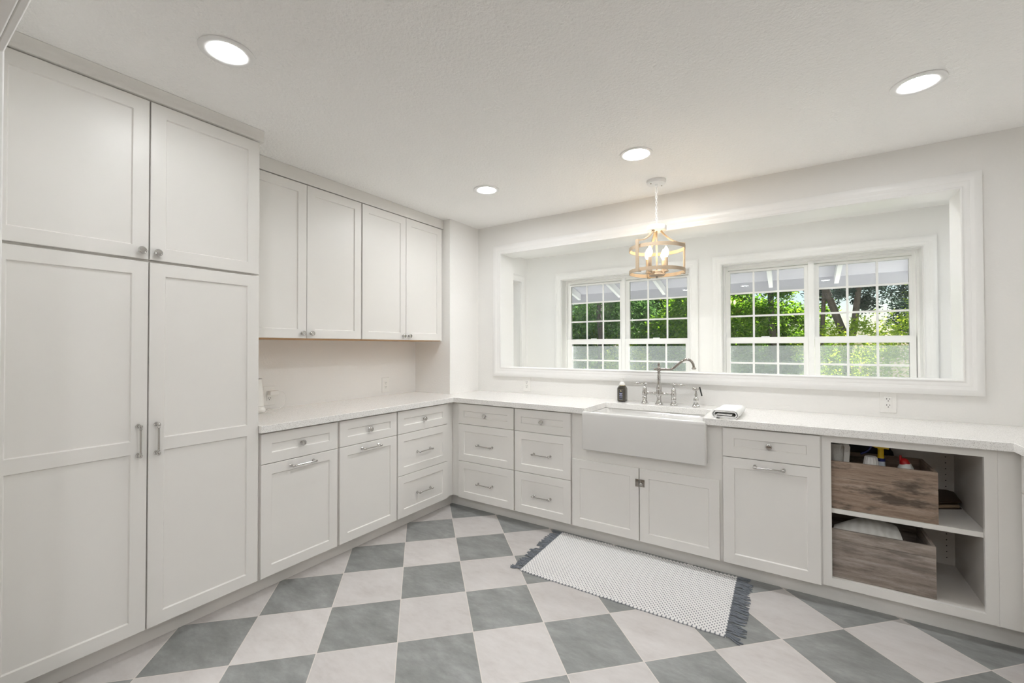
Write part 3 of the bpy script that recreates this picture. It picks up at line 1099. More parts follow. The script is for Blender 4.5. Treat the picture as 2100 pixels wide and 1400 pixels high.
X0, X1, Y0_, Y1_ = 1.1690, 1.9385, -0.0470, 0.400
BX0, BX1, BY0 = 1.1780, 1.9295, 0.0195
lp = [(rrect(BX0, BX1, BY0, Y1_, .016), 0.650), (rrect(BX0, BX1, BY0, Y1_, .016), 0.8735)]
stack(b, lp + [(rrect(1.196, 1.904, 0.0225, 0.366, .028), 0.8735), (rrect(1.200, 1.900, 0.0245, 0.362, .03), 0.866),
               (rrect(1.206, 1.894, 0.028, 0.356, .04), 0.69), (rrect(1.230, 1.870, 0.046, 0.330, .05), 0.668)])
sb = obj('basin', b, M_PORC, t)
b = bmesh.new()
E_ = 0.0193
stack(b, [(rrect(X0 + .008, X1 - .008, Y0_ + .008, E_, .007), 0.6405), (rrect(X0 + .002, X1 - .002, Y0_ + .002, E_, .009), 0.6440), (rrect(X0, X1, Y0_, E_, .010), 0.650),
          (rrect(X0, X1, Y0_, E_, .010), 0.8690), (rrect(X0, X1, Y0_, E_, .010), 0.8730)])
obj('apron', b, M_PORC, t)
b = bmesh.new()
stack(b, [(rrect(X0, X1, Y0_, -0.0265, .009), 0.8732), (rrect(X0, X1, Y0_, -0.0265, .009), 0.886), (rrect(X0 + .003, X1 - .003, Y0_ + .003, -0.0275, .008), 0.8925),
          (rrect(X0 + .008, X1 - .008, Y0_ + .008, -0.029, .006), 0.895)])
obj('apron_rim', b, M_PORC, t)
b = bmesh.new()
lathe(b, [(0.0, 0.0), (0.042, 0.0), (0.045, 0.003), (0.035, 0.005), (0.0, 0.004)], (1.55, 0.2, 0.668), (0, 0, 1), 24)
obj('drain', b, M_CHROME, t)

# ------------------------------------------------------------------ bridge faucet
FY = 0.432
t = thing('bridge_faucet', 'polished chrome bridge faucet with two lever handles behind the sink', 'faucet', (1.555, FY, ZT))
b = bmesh.new()
# centre column
lathe(b, [(0, 0), (0.0275, 0), (0.0275, 0.004), (0.0245, 0.008), (0.0175, 0.024), (0.0150, 0.036), (0.0150, 0.052), (0.0190, 0.060), (0.0215, 0.072), (0.0215, 0.086),
          (0.0190, 0.096), (0.0190, 0.106), (0.0205, 0.110), (0.0190, 0.114), (0.0200, 0.118), (0.0165, 0.130), (0.0125, 0.150), (0.0115, 0.172), (0.0145, 0.174), (0.0145, 0.179),
          (0.0115, 0.181), (0.0130, 0.192), (0.0125, 0.208), (0.0100, 0.216), (0.0100, 0.222), (0.0150, 0.225), (0.0150, 0.229), (0.0095, 0.232), (0.0095, 0.238), (0, 0.238)],
      (1.5545, FY, ZT), (0, 0, 1), 28)
obj('column', b, M_CHROME, t)
b = bmesh.new()
for x0, x1 in ((1.4535, 1.5545), (1.5545, 1.6555)):
    s = 1 if x1 > 1.60 else -1
    lathe(b, [(0.0, 0.012), (0.017, 0.012), (0.0130, 0.024), (0.0092, 0.036), (0.0088, 0.070), (0.0105, 0.082), (0.0105, 0.090), (0, 0.090)], (1.5545, FY, 0.992), (s, 0, 0), 20)
obj('bridge_bar', b, M_CHROME, t)
b = bmesh.new()
lathe(b, [(0, 0), (0.010, 0.0), (0.0165, 0.006), (0.0190, 0.014), (0.0165, 0.023), (0.009, 0.028), (0.0065, 0.031), (0.0065, 0.036), (0.0095, 0.041), (0.0100, 0.048), (0.0070, 0.056),
          (0.0045, 0.060), (0.0045, 0.062), (0, 0.064)], (1.5545, FY, 1.150), (0, 0, 1), 24)
lathe(b, [(0, 0.012), (0.0045, 0.012), (0.0045, 0.022), (0.0070, 0.026), (0.0070, 0.033), (0.0035, 0.037), (0, 0.037)], (1.5545, FY, 1.166), (-1, 0, 0), 16)
obj('finial', b, M_CHROMED, t)
b = bmesh.new()
sp = [(1.566, 1.1660), (1.600, 1.1655), (1.630, 1.1655), (1.645, 1.1685), (1.660, 1.1790), (1.690, 1.2060), (1.716, 1.2280), (1.730, 1.2350), (1.747, 1.2380), (1.763, 1.2340),
      (1.776, 1.2230), (1.785, 1.2060), (1.789, 1.1860), (1.790, 1.1800)]
tube(b, [(x, FY, z) for x, z in sp], [0.0085] * 2 + [0.0088] * 10 + [0.0080, 0.0078], 16, up=(0, 1, 0))
lathe(b, [(0, 0), (0.0095, 0), (0.0125, -0.003), (0.0150, -0.006), (0.0155, -0.009), (0.013, -0.013), (0.0115, -0.015), (0, -0.015)], (1.790, FY, 1.1850), (0, 0, 1), 20)
obj('spout', b, M_CHROMED, t)
for x, s in ((1.4535, -1), (1.6555, 1)):
    b = bmesh.new()
    lathe(b, [(0, 0), (0.0265, 0), (0.0265, 0.004), (0.0235, 0.007), (0.0165, 0.022), (0.0140, 0.032), (0.0165, 0.037), (0.0165, 0.052), (0.0140, 0.056), (0.0165, 0.062), (0.0175, 0.078),
              (0.0170, 0.090), (0.0150, 0.094), (0.0150, 0.100), (0.0165, 0.102), (0.0150, 0.112), (0.0105, 0.122), (0.0065, 0.126), (0.0060, 0.138), (0, 0.138)], (x, FY, ZT), (0, 0, 1), 26)
    v = obj('valve', b, M_CHROME, t)
    b = bmesh.new()
    lathe(b, [(0, 0), (0.006, 0), (0.009, 0.004), (0.010, 0.009), (0.008, 0.014), (0.0055, 0.016), (0.004, 0.020), (0, 0.021)], (x, FY, 1.0515), (0, 0, 1), 18)
    lathe(b, [(0, -0.022), (0.003, -0.021), (0.0045, -0.016), (0.0055, 0.0), (0.0052, 0.022), (0.0045, 0.040), (0.0078, 0.050), (0.0092, 0.056), (0.0080, 0.062), (0.0040, 0.070),
              (0.0036, 0.076), (0, 0.080)], (x, FY, 1.0600), (s, 0, -0.02), 18)
    obj('lever_handle', b, M_CHROME, v)

t = thing('side_sprayer', 'chrome side sprayer with black thumb lever right of the faucet', 'sprayer', (1.801, 0.437, ZT))
b = bmesh.new()
lathe(b, [(0, 0), (0.0265, 0), (0.0265, 0.004), (0.0235, 0.007), (0.0160, 0.024), (0.0140, 0.030), (0.0140, 0.034), (0.0165, 0.037), (0.0165, 0.054), (0.0140, 0.060), (0.0085, 0.066),
          (0.0075, 0.070), (0.0095, 0.082), (0.0065, 0.094), (0.0060, 0.112), (0, 0.112)], (1.801, 0.437, ZT), (0, 0, 1), 24)
obj('base', b, M_CHROME, t)
b = bmesh.new()
lathe(b, [(0, -0.022), (0.0110, -0.022), (0.0125, -0.018), (0.0125, 0.006), (0.0105, 0.010), (0.0070, 0.014), (0.0070, 0.019), (0, 0.019)], (1.801, 0.437, 1.0355), (1, 0, 0.05), 20)
obj('spray_head', b, M_CHROME, t)
b = bmesh.new()
strip(b, [(1.8245, 0.437, 1.052), (1.8275, 0.437, 1.040), (1.8310, 0.437, 1.024), (1.8350, 0.437, 1.008), (1.8390, 0.437, 0.990)], 0.012, 0.008, (0, 1, 0))
obj('thumb_lever', b, M_BLACK, t, bevel=0.002)

# ------------------------------------------------------------------ soap bottle
SX, SY = 1.2790, 0.452
t = thing('soap_bottle', 'dark green-brown foaming soap bottle with white pump beside the faucet', 'soap', (SX, SY, ZT))
M_SOAP = mat('amber_soap', (0.040, 0.034, 0.024), 0.12, 0, 0.6, 0.5)
M_LABEL = mat('navy_label', (0.020, 0.022, 0.034), 0.5)
M_LGOLD = mat('label_gold', (0.42, 0.36, 0.20), 0.4)
M_LTXT = mat('label_print', (0.34, 0.36, 0.52), 0.5)


def oct_(x, y, hx, hy, c):
    return [(x + hx, y - hy + c), (x + hx, y + hy - c), (x + hx - c, y + hy), (x - hx + c, y + hy), (x - hx, y + hy - c), (x - hx, y - hy + c), (x - hx + c, y - hy), (x + hx - c, y - hy)]


b = bmesh.new()
z = ZT
stack(b, [(oct_(SX, SY, .026, .026, .009), z), (oct_(SX, SY, .031, .031, .011), z + .006), (oct_(SX, SY, .032, .032, .0115), z + .012), (oct_(SX, SY, .032, .032, .0115), z + .098),
          (oct_(SX, SY, .030, .030, .011), z + .106), (oct_(SX, SY, .021, .021, .0095), z + .119), (oct_(SX, SY, .0195, .0195, .009), z + .121)])
ob = obj('bottle_body', b, M_SOAP, t, 25)
ob.rotation_euler = (0, 0, 0)
b = bmesh.new()
lathe(b, [(0, .119), (.0205, .119), (.0205, .124), (0, .124)], (SX, SY, ZT), (0, 0, 1), 24)
obj('gold_collar', b, M_GOLDM, t)
b = bmesh.new()
lathe(b, [(0, .124), (.0215, .124), (.0215, .130), (.0205, .137), (.0150, .145), (.0110, .149), (.0105, .172), (.0125, .176), (0.0125, .180), (0, .182)], (SX, SY, ZT), (0, 0, 1), 28)
strip(b, [(SX + .020, SY - .0, ZT + .1745), (SX + .012, SY, ZT + .178), (SX - .012, SY, ZT + .178), (SX - .020, SY, ZT + .1745)], 0.022, 0.006, (0, 1, 0))
obj('pump', b, M_PLATE, t)
yl = SY - .0320
lb = obj('front_label', box(SX - .0165, SX + .0165, yl - .0006, yl + .0002, ZT + .014, ZT + .096), M_LABEL, t)
b = sweep_frame((SX - .0150, SX + .0150, ZT + .016, ZT + .094), [(0, 0), (0, .0003), (.001, .0003), (.001, 0)], lambda u, v, d: (u, yl - .0006 - d, v))
obj('gold_border', b, M_LGOLD, lb)
b = bmesh.new()
q = [b.verts.new((SX + dx, yl - .0009, ZT + dz)) for dx, dz in ((-.007, .077), (.007, .077), (.0055, .081), (.0035, .086), (0, .091), (-.0035, .086), (-.0055, .081))]
b.faces.new(q)
obj('emblem', b, M_LGOLD, lb)
b = bmesh.new()
for z0, z1, hw in ((.060, .067, .011), (.056, .059, .008), (.047, .051, .012), (.043, .0455, .010), (.033, .0355, .010), (.020, .0215, .010)):
    bx(b, SX - hw, SX + hw, yl - .0009, yl - .0006, ZT + z0, ZT + z1)
o = obj('print_lines', b, M_LTXT, lb)
o['kind'] = 'stuff'

# ------------------------------------------------------------------ folded towel
M_TOWEL = mat('terry_cotton', (0.88, 0.88, 0.865), 0.95)
bump(M_TOWEL, noise(M_TOWEL, coords(M_TOWEL), 480, 2), 0.6, 0.003)
t = thing('folded_towel', 'folded white terry towel on worktop right of the sink', 'towel', (2.035, 0.16, ZT))


def fold_path(hw, hz, n=8):
    ps = []
    for k in range(n + 1):
        a = pi / 2 + pi * k / n
        ps.append((-hw + hz * math.cos(a), hz + hz * math.sin(a)))
    for k in range(n + 1):
        a = -pi / 2 + pi * k / n
        ps.append((hw + hz * math.cos(a), hz + hz * math.sin(a)))
    return ps


b = bmesh.new()
# rolled sheet: a flat spiral seen at the front end, swept along the length
spiral = []
cx = 2.033
prof = []
for hw, hz, z0 in ((0.046, 0.0215, 0.0), (0.043, 0.0150, 0.0065)):
    n = 10
    for k in range(n + 1):
        a = -pi / 2 - pi * k / n
        prof.append((-hw + hz * math.cos(a), z0 + hz + hz * math.sin(a)))
    for k in range(n + 1):
        a = pi / 2 - pi * k / n
        prof.append((hw + hz * math.cos(a), z0 + hz + hz * math.sin(a)))
prof += [(0.030, 0.0085), (0.0, 0.0090), (-0.040, 0.0085), (-0.050, 0.0150), (-0.040, 0.0205), (0.0, 0.0200), (0.035, 0.0195)]
th = 0.0052
rows = []
ny = 14
for r in range(ny + 1):
    f = r / ny
    y = 0.004 + 0.325 * f
    sc = 1.0 - 0.10 * f ** 3
    zz = 1.0 + 0.05 * math.sin(f * 9)
    ring_o, ring_i = [], []
    for k, (px, pz) in enumerate(prof):
        a = Vector((prof[min(k + 1, len(prof) - 1)][0] - prof[max(k - 1, 0)][0], prof[min(k + 1, len(prof) - 1)][1] - prof[max(k - 1, 0)][1]))
        a.normalize()
        nx, nz = -a.y, a.x
        for L_, s in ((ring_o, 0.5), (ring_i, -0.5)):
            L_.append(b.verts.new((cx + (px + nx * th * s) * sc + 0.012 * f, y, ZT + max(0.0006, (pz + nz * th * s) * zz * (1 - 0.12 * f ** 4) + 0.0028))))
    rows.append((ring_o, ring_i))
for (o1, i1), (o2, i2) in zip(rows, rows[1:]):
    for k in range(len(prof) - 1):
        b.faces.new((o1[k], o1[k + 1], o2[k + 1], o2[k]))
        b.faces.new((i1[k], i1[k + 1], i2[k + 1], i2[k]))
    b.faces.new((o1[0], o2[0], i2[0], i1[0]))
    b.faces.new((o1[-1], o2[-1], i2[-1], i1[-1]))
for (o1, i1) in (rows[0], rows[-1]):
    for k in range(len(prof) - 1):
        b.faces.new((o1[k], o1[k + 1], i1[k + 1], i1[k]))
obj('terry_cloth', b, M_TOWEL, t, 70)
b = bmesh.new()
strip(b, [(2.030, 0.020, ZT + .0025), (2.030, -0.008, ZT + .0022), (2.031, -0.023, ZT + .0016)], 0.045, 0.0012, (1, 0, 0))
o = obj('care_tag', b, mat('care_tag', (0.62, 0.60, 0.56), 0.7), t)


# ------------------------------------------------------------------ outlets
def outlet(P, u, v, label, w=0.076, h=0.125, d=0.0):
    t = thing('wall_outlet', label, 'outlet', P(u, v, d))
    b = holed((u - w / 2, u + w / 2), (v - h / 2, v + h / 2), [], d + 0.0005, d + 0.006, P)
    pl = obj('cover_plate', b, M_PLATE, t, bevel=0.0025)
    obj('receptacle', holed((u - 0.0165, u + 0.0165), (v - 0.033, v + 0.033), [], d + 0.0055, d + 0.0085, P), M_PLATE, t, bevel=0.001)
    b = bmesh.new()
    for s in (-1, 1):
        c = v + s * 0.0175
        for du, hh in ((-0.0065, 0.0045), (0.0065, 0.0036)):
            q = holed((u + du - 0.0013, u + du + 0.0013), (c + 0.003 - hh, c + 0.003 + hh), [], d + 0.0080, d + 0.0088, P)
            me = bpy.data.meshes.new('tmp')
            q.to_mesh(me)
            q.free()
            b.from_mesh(me)
            bpy.data.meshes.remove(me)
        lathe(b, [(0, 0), (0.0027, 0), (0.0027, 0.0005), (0, 0.0005)], P(u, c - 0.0085, d + 0.0084), out(P), 10)
    obj('slots', b, M_HOLE, t)
    for s in (-1, 1):
        b = bmesh.new()
        lathe(b, [(0, 0), (0.003, 0), (0.002, 0.001), (0, 0.0012)], P(u, v + s * 0.049, d + 0.006), out(P), 10)
        obj('screw', b, M_LWHITE, pl)
    return t


def PWB(u, z, d): return (u, YW - d, z)
def PWL(u, z, d): return (XA + d, u, z)


outlet(PWL, -1.190, 1.002, 'white wall outlet near the pantry with a charger plugged in', 0.082, 0.128)
outlet(PWL, -0.200, 1.001, 'white wall outlet under wall cabinets, near the corner', 0.078, 0.128)
outlet(PWB, 0.3775, 0.997, 'white wall outlet under left end of the opening casing', 0.080, 0.128)
outlet(PWB, 2.8205, 1.0015, 'white wall outlet under right end of the opening casing', 0.076, 0.120)

# charger and white gadget by the pantry
t = thing('power_adapter', 'white block charger plugged into the outlet near pantry', 'charger', (XA + .03, -1.165, 1.02))
o = obj('adapter_block', box(XA + .0087, XA + .050, -1.203, -1.145, 1.008, 1.036), M_PLATE, t, bevel=0.004)
b = bmesh.new()
ctrl = [(XA + .040, -1.1449, 1.024), (XA + .042, -1.130, 1.026), (XA + .044, -1.112, 1.020), (XA + .046, -1.098, 0.995), (XA + .05, -1.102, 0.960), (XA + .056, -1.125, 0.930),
        (XA + .062, -1.150, 0.919), (XA + .07, -1.200, 0.9175), (XA + .085, -1.240, 0.9190), (XA + .10, -1.262, 0.9180)]
sm = []
for i in range(len(ctrl) - 1):
    p0, p1, p2, p3 = [Vector(ctrl[max(0, min(len(ctrl) - 1, i + k))]) for k in (-1, 0, 1, 2)]
    for s in range(6):
        f = s / 6
        sm.append(0.5 * ((2 * p1) + (p2 - p0) * f + (2 * p0 - 5 * p1 + 4 * p2 - p3) * f * f + (3 * p1 - p0 - 3 * p2 + p3) * f ** 3))
sm.append(Vector(ctrl[-1]))
tube(b, sm, 0.0016, 8)
obj('cable', b, M_PLATE, t)
GX, GY = -0.47, -1.315
t = thing('white_gadget', 'white upright gadget with round base, half hidden by the pantry edge', 'gadget', (GX, GY, ZT))
b = bmesh.new()
stack(b, [(rrect(GX - .020, GX + .020, GY - .030, GY + .024, .012), 0.955), (rrect(GX - .016, GX + .016, GY - .028, GY + .020, .010), 1.05), (rrect(GX - .012, GX + .012, GY - .024, GY + .012, .008), 1.126)])
obj('body', b, M_PLATE, t)
obj('top_cap', box(GX - .012, GX + .012, GY - .024, GY + .012, 1.1262, 1.1285), mat('grey_plastic', (0.12, 0.12, 0.12), 0.5), t)
b = bmesh.new()
lathe(b, [(0, 0.0005), (0.030, 0.0005), (0.036, 0.008), (0.037, 0.020), (0.030, 0.034), (0.016, 0.042), (0, 0.043)], (GX, GY, ZT), (0, 0, 1), 24)
obj('base', b, M_PLATE, t)
b = bmesh.new()
tube(b, [(GX + .036, GY, ZT + .006), (GX + .060, GY + .02, ZT + .0020), (GX + .085, GY + .035, ZT + .0020), (GX + .105, GY + .060, ZT + .0020)], 0.0015, 8)
obj('cable', b, M_PLATE, t)


# ------------------------------------------------------------------ crates and contents
def crate(label, x0, x1, y0, y1, z0, z1, m, seam):
    t = thing('wooden_crate', label, 'crate', ((x0 + x1) / 2, (y0 + y1) / 2, z0), 'wooden crates in the open cabinet')
    w = 0.014

    def panel(name, a0, a1, b0, b1, axis, base):
        h0 = z0 + (z1 - z0) * seam
        bm = bmesh.new()
        for c0, c1 in ((z0, h0 - .0004), (h0 + .0004, z1)):
            if axis == 'y':
                bx(bm, a0, a1, b0, b1, c0, c1, 0.0018)
            else:
                bx(bm, b0, b1, a0, a1, c0, c1, 0.0018)
        return obj(name, bm, m, t)
    panel('front_panel', x0, x1, y0, y0 + w, 'y', 0)
    panel('back_panel', x0, x1, y1 - w, y1, 'y', 0)
    panel('side_panel', y0 + w + .0003, y1 - w - .0003, x0, x0 + w, 'x', 0)
    panel('side_panel', y0 + w + .0003, y1 - w - .0003, x1 - w, x1, 'x', 0)
    obj('bottom_panel', box(x0 + w + .0003, x1 - w - .0003, y0 + w + .0003, y1 - w - .0003, z0, z0 + 0.01), m, t)
    return t


crate('brown stained wooden crate of cleaning supplies on the upper shelf', 2.508, 2.9255, 0.0430, 0.345, 0.4945, 0.7365, M_CRATE1, 0.66)
crate('greyish weathered wooden crate in the bottom of the open cabinet', 2.508, 2.9160, 0.0450, 0.380, 0.1440, 0.3880, M_CRATE2, 0.78)
ZCR = 0.5047
M_PAPER = mat('paper_towel', (0.78, 0.76, 0.72), 0.95)
bump(M_PAPER, noise(M_PAPER, coords(M_PAPER), 160, 2), 0.6, 0.003)
b = bmesh.new()
lathe(b, [(0.014, 0.0), (0.038, 0.0), (0.040, 0.003), (0.040, 0.294), (0.036, 0.298), (0.014, 0.298), (0.014, 0.0)], (0, 0, 0), (0, 0, 1), 36)
o = obj('paper_towel_roll', b, M_PAPER)
o.location = (2.5640, 0.205, ZCR)
tag(o, 'white paper towel roll standing at left end of the upper crate', 'paper towels')
b = bmesh.new()
strip(b, [(0.0, 0.0, 0.0), (0.001, 0.002, 0.10), (0.004, 0.004, 0.20), (0.010, 0.010, 0.288), (0.004, 0.012, 0.302)], 0.026, 0.007, (0.96, 0.28, 0))
o = obj('folded_cloth', b, M_PAPER, None, bevel=0.002)
o.location = (2.5890, 0.150, ZCR)
tag(o, 'white folded cloth standing beside paper towel roll in the upper crate', 'cloth')
M_CUPW = mat('white_translucent_plastic', (0.72, 0.70, 0.67), 0.35)
b = bmesh.new()
n = 32
rings = []
for r, h in ((0.0, 0.0), (0.034, 0.0), (0.034, 0.192), (0.0335, 0.1925), (0.0250, 0.250), (0.0220, 0.255), (0.0195, 0.253), (0.0, 0.253)):
    if r == 0:
        rings.append([b.verts.new((0, 0, h))])
    else:
        k_ = 0.0016 if 0.191 < h < 0.253 else 0.0
        rings.append([b.verts.new(((r + k_ * (1 if k % 2 else -1)) * math.cos(2 * pi * k / n), (r + k_ * (1 if k % 2 else -1)) * math.sin(2 * pi * k / n), h)) for k in range(n)])
for A, B in zip(rings, rings[1:]):
    for k in range(n):
        k2 = (k + 1) % n
        if len(A) == 1:
            b.faces.new((A[0], B[k], B[k2]))
        elif len(B) == 1:
            b.faces.new((A[k], A[k2], B[0]))
        else:
            b.faces.new((A[k], A[k2], B[k2], B[k]))
o = obj('spray_can', b, M_CUPW)
o.location = (2.6950, 0.150, ZCR)
tag(o, 'can with ribbed white cap next to the yellow spray bottle', 'can')
# yellow-headed spray bottle
M_YEL = mat('yellow_plastic', (0.80, 0.52, 0.01), 0.3)
M_NAVY = mat('navy_plastic', (0.012, 0.02, 0.13), 0.35)
M_PALE = mat('pale_blue_plastic', (0.62, 0.68, 0.76), 0.3)
BX, BY = 2.7390, 0.190
t = thing('spray_bottle', 'spray bottle with yellow trigger head and navy collar in the upper crate', 'spray bottle', (BX, BY, ZCR))
b = bmesh.new()
lathe(b, [(0, 0), (0.030, 0), (0.032, 0.004), (0.032, 0.150), (0.027, 0.185), (0.0185, 0.205), (0.0175, 0.228), (0, 0.228)], (BX, BY, ZCR), (0, 0, 1), 28)
obj('bottle_body', b, M_PALE, t)
b = bmesh.new()
lathe(b, [(0, 0.2285), (0.0185, 0.2285), (0.0190, 0.232), (0.0180, 0.244), (0, 0.244)], (BX, BY, ZCR), (0, 0, 1), 24)
obj('collar', b, M_NAVY, t)
b = bmesh.new()
lathe(b, [(0, 0.2445), (0.0145, 0.2445), (0.0130, 0.252), (0.0125, 0.290), (0.0140, 0.296), (0, 0.296)], (BX, BY, ZCR), (0, 0, 1), 20)
for pl in ([(-.046, .305), (-.020, .296), (.020, .2945), (.030, .293), (.032, .299), (.022, .316), (-.020, .318), (-.046, .312)],):
    f0 = [b.verts.new((BX + x, BY - .012, ZCR + z)) for x, z in pl]
    f1 = [b.verts.new((BX + x, BY + .012, ZCR + z)) for x, z in pl]
    b.faces.new(f0)
    b.faces.new(f1)
    for k in range(len(pl)):
        b.faces.new((f0[k], f0[(k + 1) % len(pl)], f1[(k + 1) % len(pl)], f1[k]))
obj('trigger_head', b, M_YEL, t)
b = bmesh.new()
strip(b, [(BX - .036, BY, ZCR + .306), (BX - .040, BY, ZCR + .296), (BX - .046, BY, ZCR + .282), (BX - .060, BY, ZCR + .268), (BX - .082, BY, ZCR + .254)], 0.014, 0.009, (0, 1, 0))
obj('trigger', b, M_NAVY, t, bevel=0.002)
# red capped bottle
RX, RY = 2.8340, 0.180
M_RED = mat('red_plastic', (0.50, 0.008, 0.010), 0.3)
M_WP = mat('white_bottle', (0.80, 0.80, 0.78), 0.35)
t = thing('detergent_bottle', 'white bottle with red nozzle cap at right of the upper crate', 'bottle', (RX, RY, ZCR))
b = bmesh.new()
lathe(b, [(0, 0), (0.034, 0), (0.036, 0.005), (0.036, 0.16), (0.034, 0.190), (0.030, 0.212), (0.0205, 0.232), (0, 0.236)], (RX, RY, ZCR), (0, 0, 1), 28)
obj('bottle_body', b, M_WP, t)
b = bmesh.new()
lathe(b, [(0, 0.0), (0.0215, 0.0), (0.0205, 0.010), (0.0170, 0.022), (0.0120, 0.031), (0.0060, 0.034), (0, 0.034)], (RX - .002, RY, ZCR + .2225), (-0.18, 0, 1), 24)
tube(b, [(RX - .016, RY, ZCR + .240), (RX - .020, RY, ZCR + .258), (RX - .0195, RY, ZCR + .270)], [0.0075, 0.0055, 0.0045], 12)
obj('nozzle_cap', b, M_RED, t)
# black bag behind
M_BAG = mat('black_bag', (0.012, 0.012, 0.014), 0.6)
b = bmesh.new()
rr = random.Random(4)
lv = [(rrect(2.56, 2.83, .40, .52, .03), .4945), (rrect(2.55, 2.84, .395, .525, .04), .60), (rrect(2.56, 2.82, .40, .52, .04), .74), (rrect(2.57, 2.78, .41, .51, .04), .80), (rrect(2.60, 2.72, .43, .49, .02), .83)]
stack(b, lv)
for v in b.verts:
    v.co += Vector((rr.uniform(-.006, .006), rr.uniform(-.006, .006), rr.uniform(0, .006)))
o = obj('black_bag', b, M_BAG, None, 60)
tag(recentre(o, (2.69, .46, .4945)), 'black bag slumped behind the upper crate', 'bag')
# brown folder on the shelf beside the upper crate
M_LEATH = mat('brown_leather', (0.055, 0.028, 0.014), 0.45)
t = thing('leather_folder', 'dark brown leather folder lying on the shelf right of the upper crate', 'folder', (3.0, .41, .494))
for nm, z0, z1, m, ins in (('cover_bottom', .4942, .499, M_LEATH, 0), ('pages', .4992, .512, mat('tan_pages', (0.34, 0.25, 0.16), 0.8), .006), ('cover_top', .5122, .518, M_LEATH, 0)):
    b = bmesh.new()
    pl = [(2.940 + ins, .290 + ins), (3.078 - ins, .372 + ins), (3.078 - ins, .505 - ins), (3.05, .522 - ins), (2.940 + ins, .500 - ins)]
    stack(b, [(pl, z0), (pl, z1)])
    if nm == 'cover_top':
        for v in b.verts:
            v.co.z += 0.022 * max(0, (v.co.y - .33) / .2) + 0.010
    obj(nm, b, m, t, bevel=0.002)
# white folded sheet in the lower crate
M_SHEET = mat('white_sheet', (0.74, 0.73, 0.70), 0.9)
wv = N(M_SHEET, 'ShaderNodeTexWave')
wv.inputs['Scale'].default_value = 9
wv.inputs['Distortion'].default_value = 6
Lk(M_SHEET, coords(M_SHEET), wv.inputs['Vector'])
Lk(M_SHEET, ramp(M_SHEET, wv.outputs['Fac'], [(0.0, (0.74, 0.73, 0.70)), (1.0, (0.66, 0.645, 0.61))]), bsdf(M_SHEET).inputs['Base Color'])
b = bmesh.new()
sh = [[(2.530, .075, .3600), (2.600, .080, .3660), (2.700, .085, .3620), (2.8120, .090, .3560)], [(2.535, .130, .3660), (2.610, .140, .3960), (2.700, .150, .4080), (2.806, .150, .3900)],
      [(2.540, .190, .3620), (2.630, .200, .4080), (2.705, .210, .4200), (2.800, .200, .4050)], [(2.560, .240, .3500), (2.640, .250, .3980), (2.705, .260, .4120), (2.796, .245, .3980)]]
tp = [[b.verts.new(p) for p in row] for row in sh]
bt = [[b.verts.new((p[0], p[1], 0.165)) for p in row] for row in sh]
for i in range(3):
    for j in range(3):
        b.faces.new((tp[i][j], tp[i][j + 1], tp[i + 1][j + 1], tp[i + 1][j]))
        b.faces.new((bt[i][j], bt[i][j + 1], bt[i + 1][j + 1], bt[i + 1][j]))
rim = [(0, j) for j in range(4)] + [(i, 3) for i in (1, 2, 3)] + [(3, j) for j in (2, 1, 0)] + [(i, 0) for i in (2, 1)]
for k in range(len(rim)):
    a, c = rim[k], rim[(k + 1) % len(rim)]
    b.faces.new((tp[a[0]][a[1]], tp[c[0]][c[1]], bt[c[0]][c[1]], bt[a[0]][a[1]]))
o = obj('linen_bundle', b, M_SHEET, None, 60)
tag(recentre(o, (2.67, .165, .165)), 'white folded linen bundle poking out of the lower crate', 'linen')


# ------------------------------------------------------------------ recessed lights
def downlight(x, y, label, z=ZC, rim=0.093, lens=0.0635, m=None):
    t = thing('recessed_light', label, 'ceiling light', (x, y, z), 'recessed ceiling lights')
    b = bmesh.new()
    lathe(b, [(lens - .002, -0.0005), (rim, -0.0005), (rim, -0.004), (rim - .004, -0.0065), (lens + .004, -0.0060), (lens - .002, -0.0030), (lens - .002, -0.0005)], (x, y, z), (0, 0, 1), 48)
    obj('trim_ring', b, M_LWHITE, t)
    b = bmesh.new()
    lathe(b, [(0, -0.0010), (lens - .002, -0.0010), (lens - .002, -0.0028), (0, -0.0034)], (x, y, z), (0, 0, 1), 40)
    obj('lens', b, m or M_LENS, t)
    return t


downlight(0.560, -1.957, 'lit recessed ceiling light nearest the pantry, top left')
downlight(2.824, -0.234, 'lit recessed ceiling light at upper right, above the right end of opening')
downlight(0.522, -0.237, 'lit recessed ceiling light near the corner wall, left of the pendant', m=M_LENS_BACK)
downlight(1.600, -0.221, 'lit recessed ceiling light just in front of the pendant canopy', lens=0.072, m=M_LENS_BACK)
for x, y, l in ((1.60, -1.957, 'recessed ceiling light over the middle of the kitchen, above the photo'), (2.824, -1.957, 'recessed ceiling light over the right side of kitchen, above the photo'),
                ):
    downlight(x, y, l)
for x, l in ((-0.1, 'first added fill light of the sunroom ceiling, left end'), (1.2, 'second added fill light of the sunroom ceiling from the left'),
             (2.5, 'third added fill light of the sunroom ceiling from the left'), (3.8, 'fourth added fill light of the sunroom ceiling, right end')):
    downlight(x, 1.15, l, m=M_LENS_SUN_FILL)  # unseen lamps added to brighten the sunroom
for x, y, l in ((0.6, -3.3, 'added hall fill light behind the camera, left front'), (2.0, -3.3, 'added hall fill light behind the camera, middle front'), (3.4, -3.3, 'added hall fill light behind the camera, right front'),
                (0.6, -4.4, 'added hall fill light behind the camera, left rear'), (2.0, -4.4, 'added hall fill light behind the camera, middle rear'), (3.4, -4.4, 'added hall fill light behind the camera, right rear')):
    downlight(x, y, l, m=M_LENS_HALL_FILL)  # unseen lamps added as front fill for the kitchen

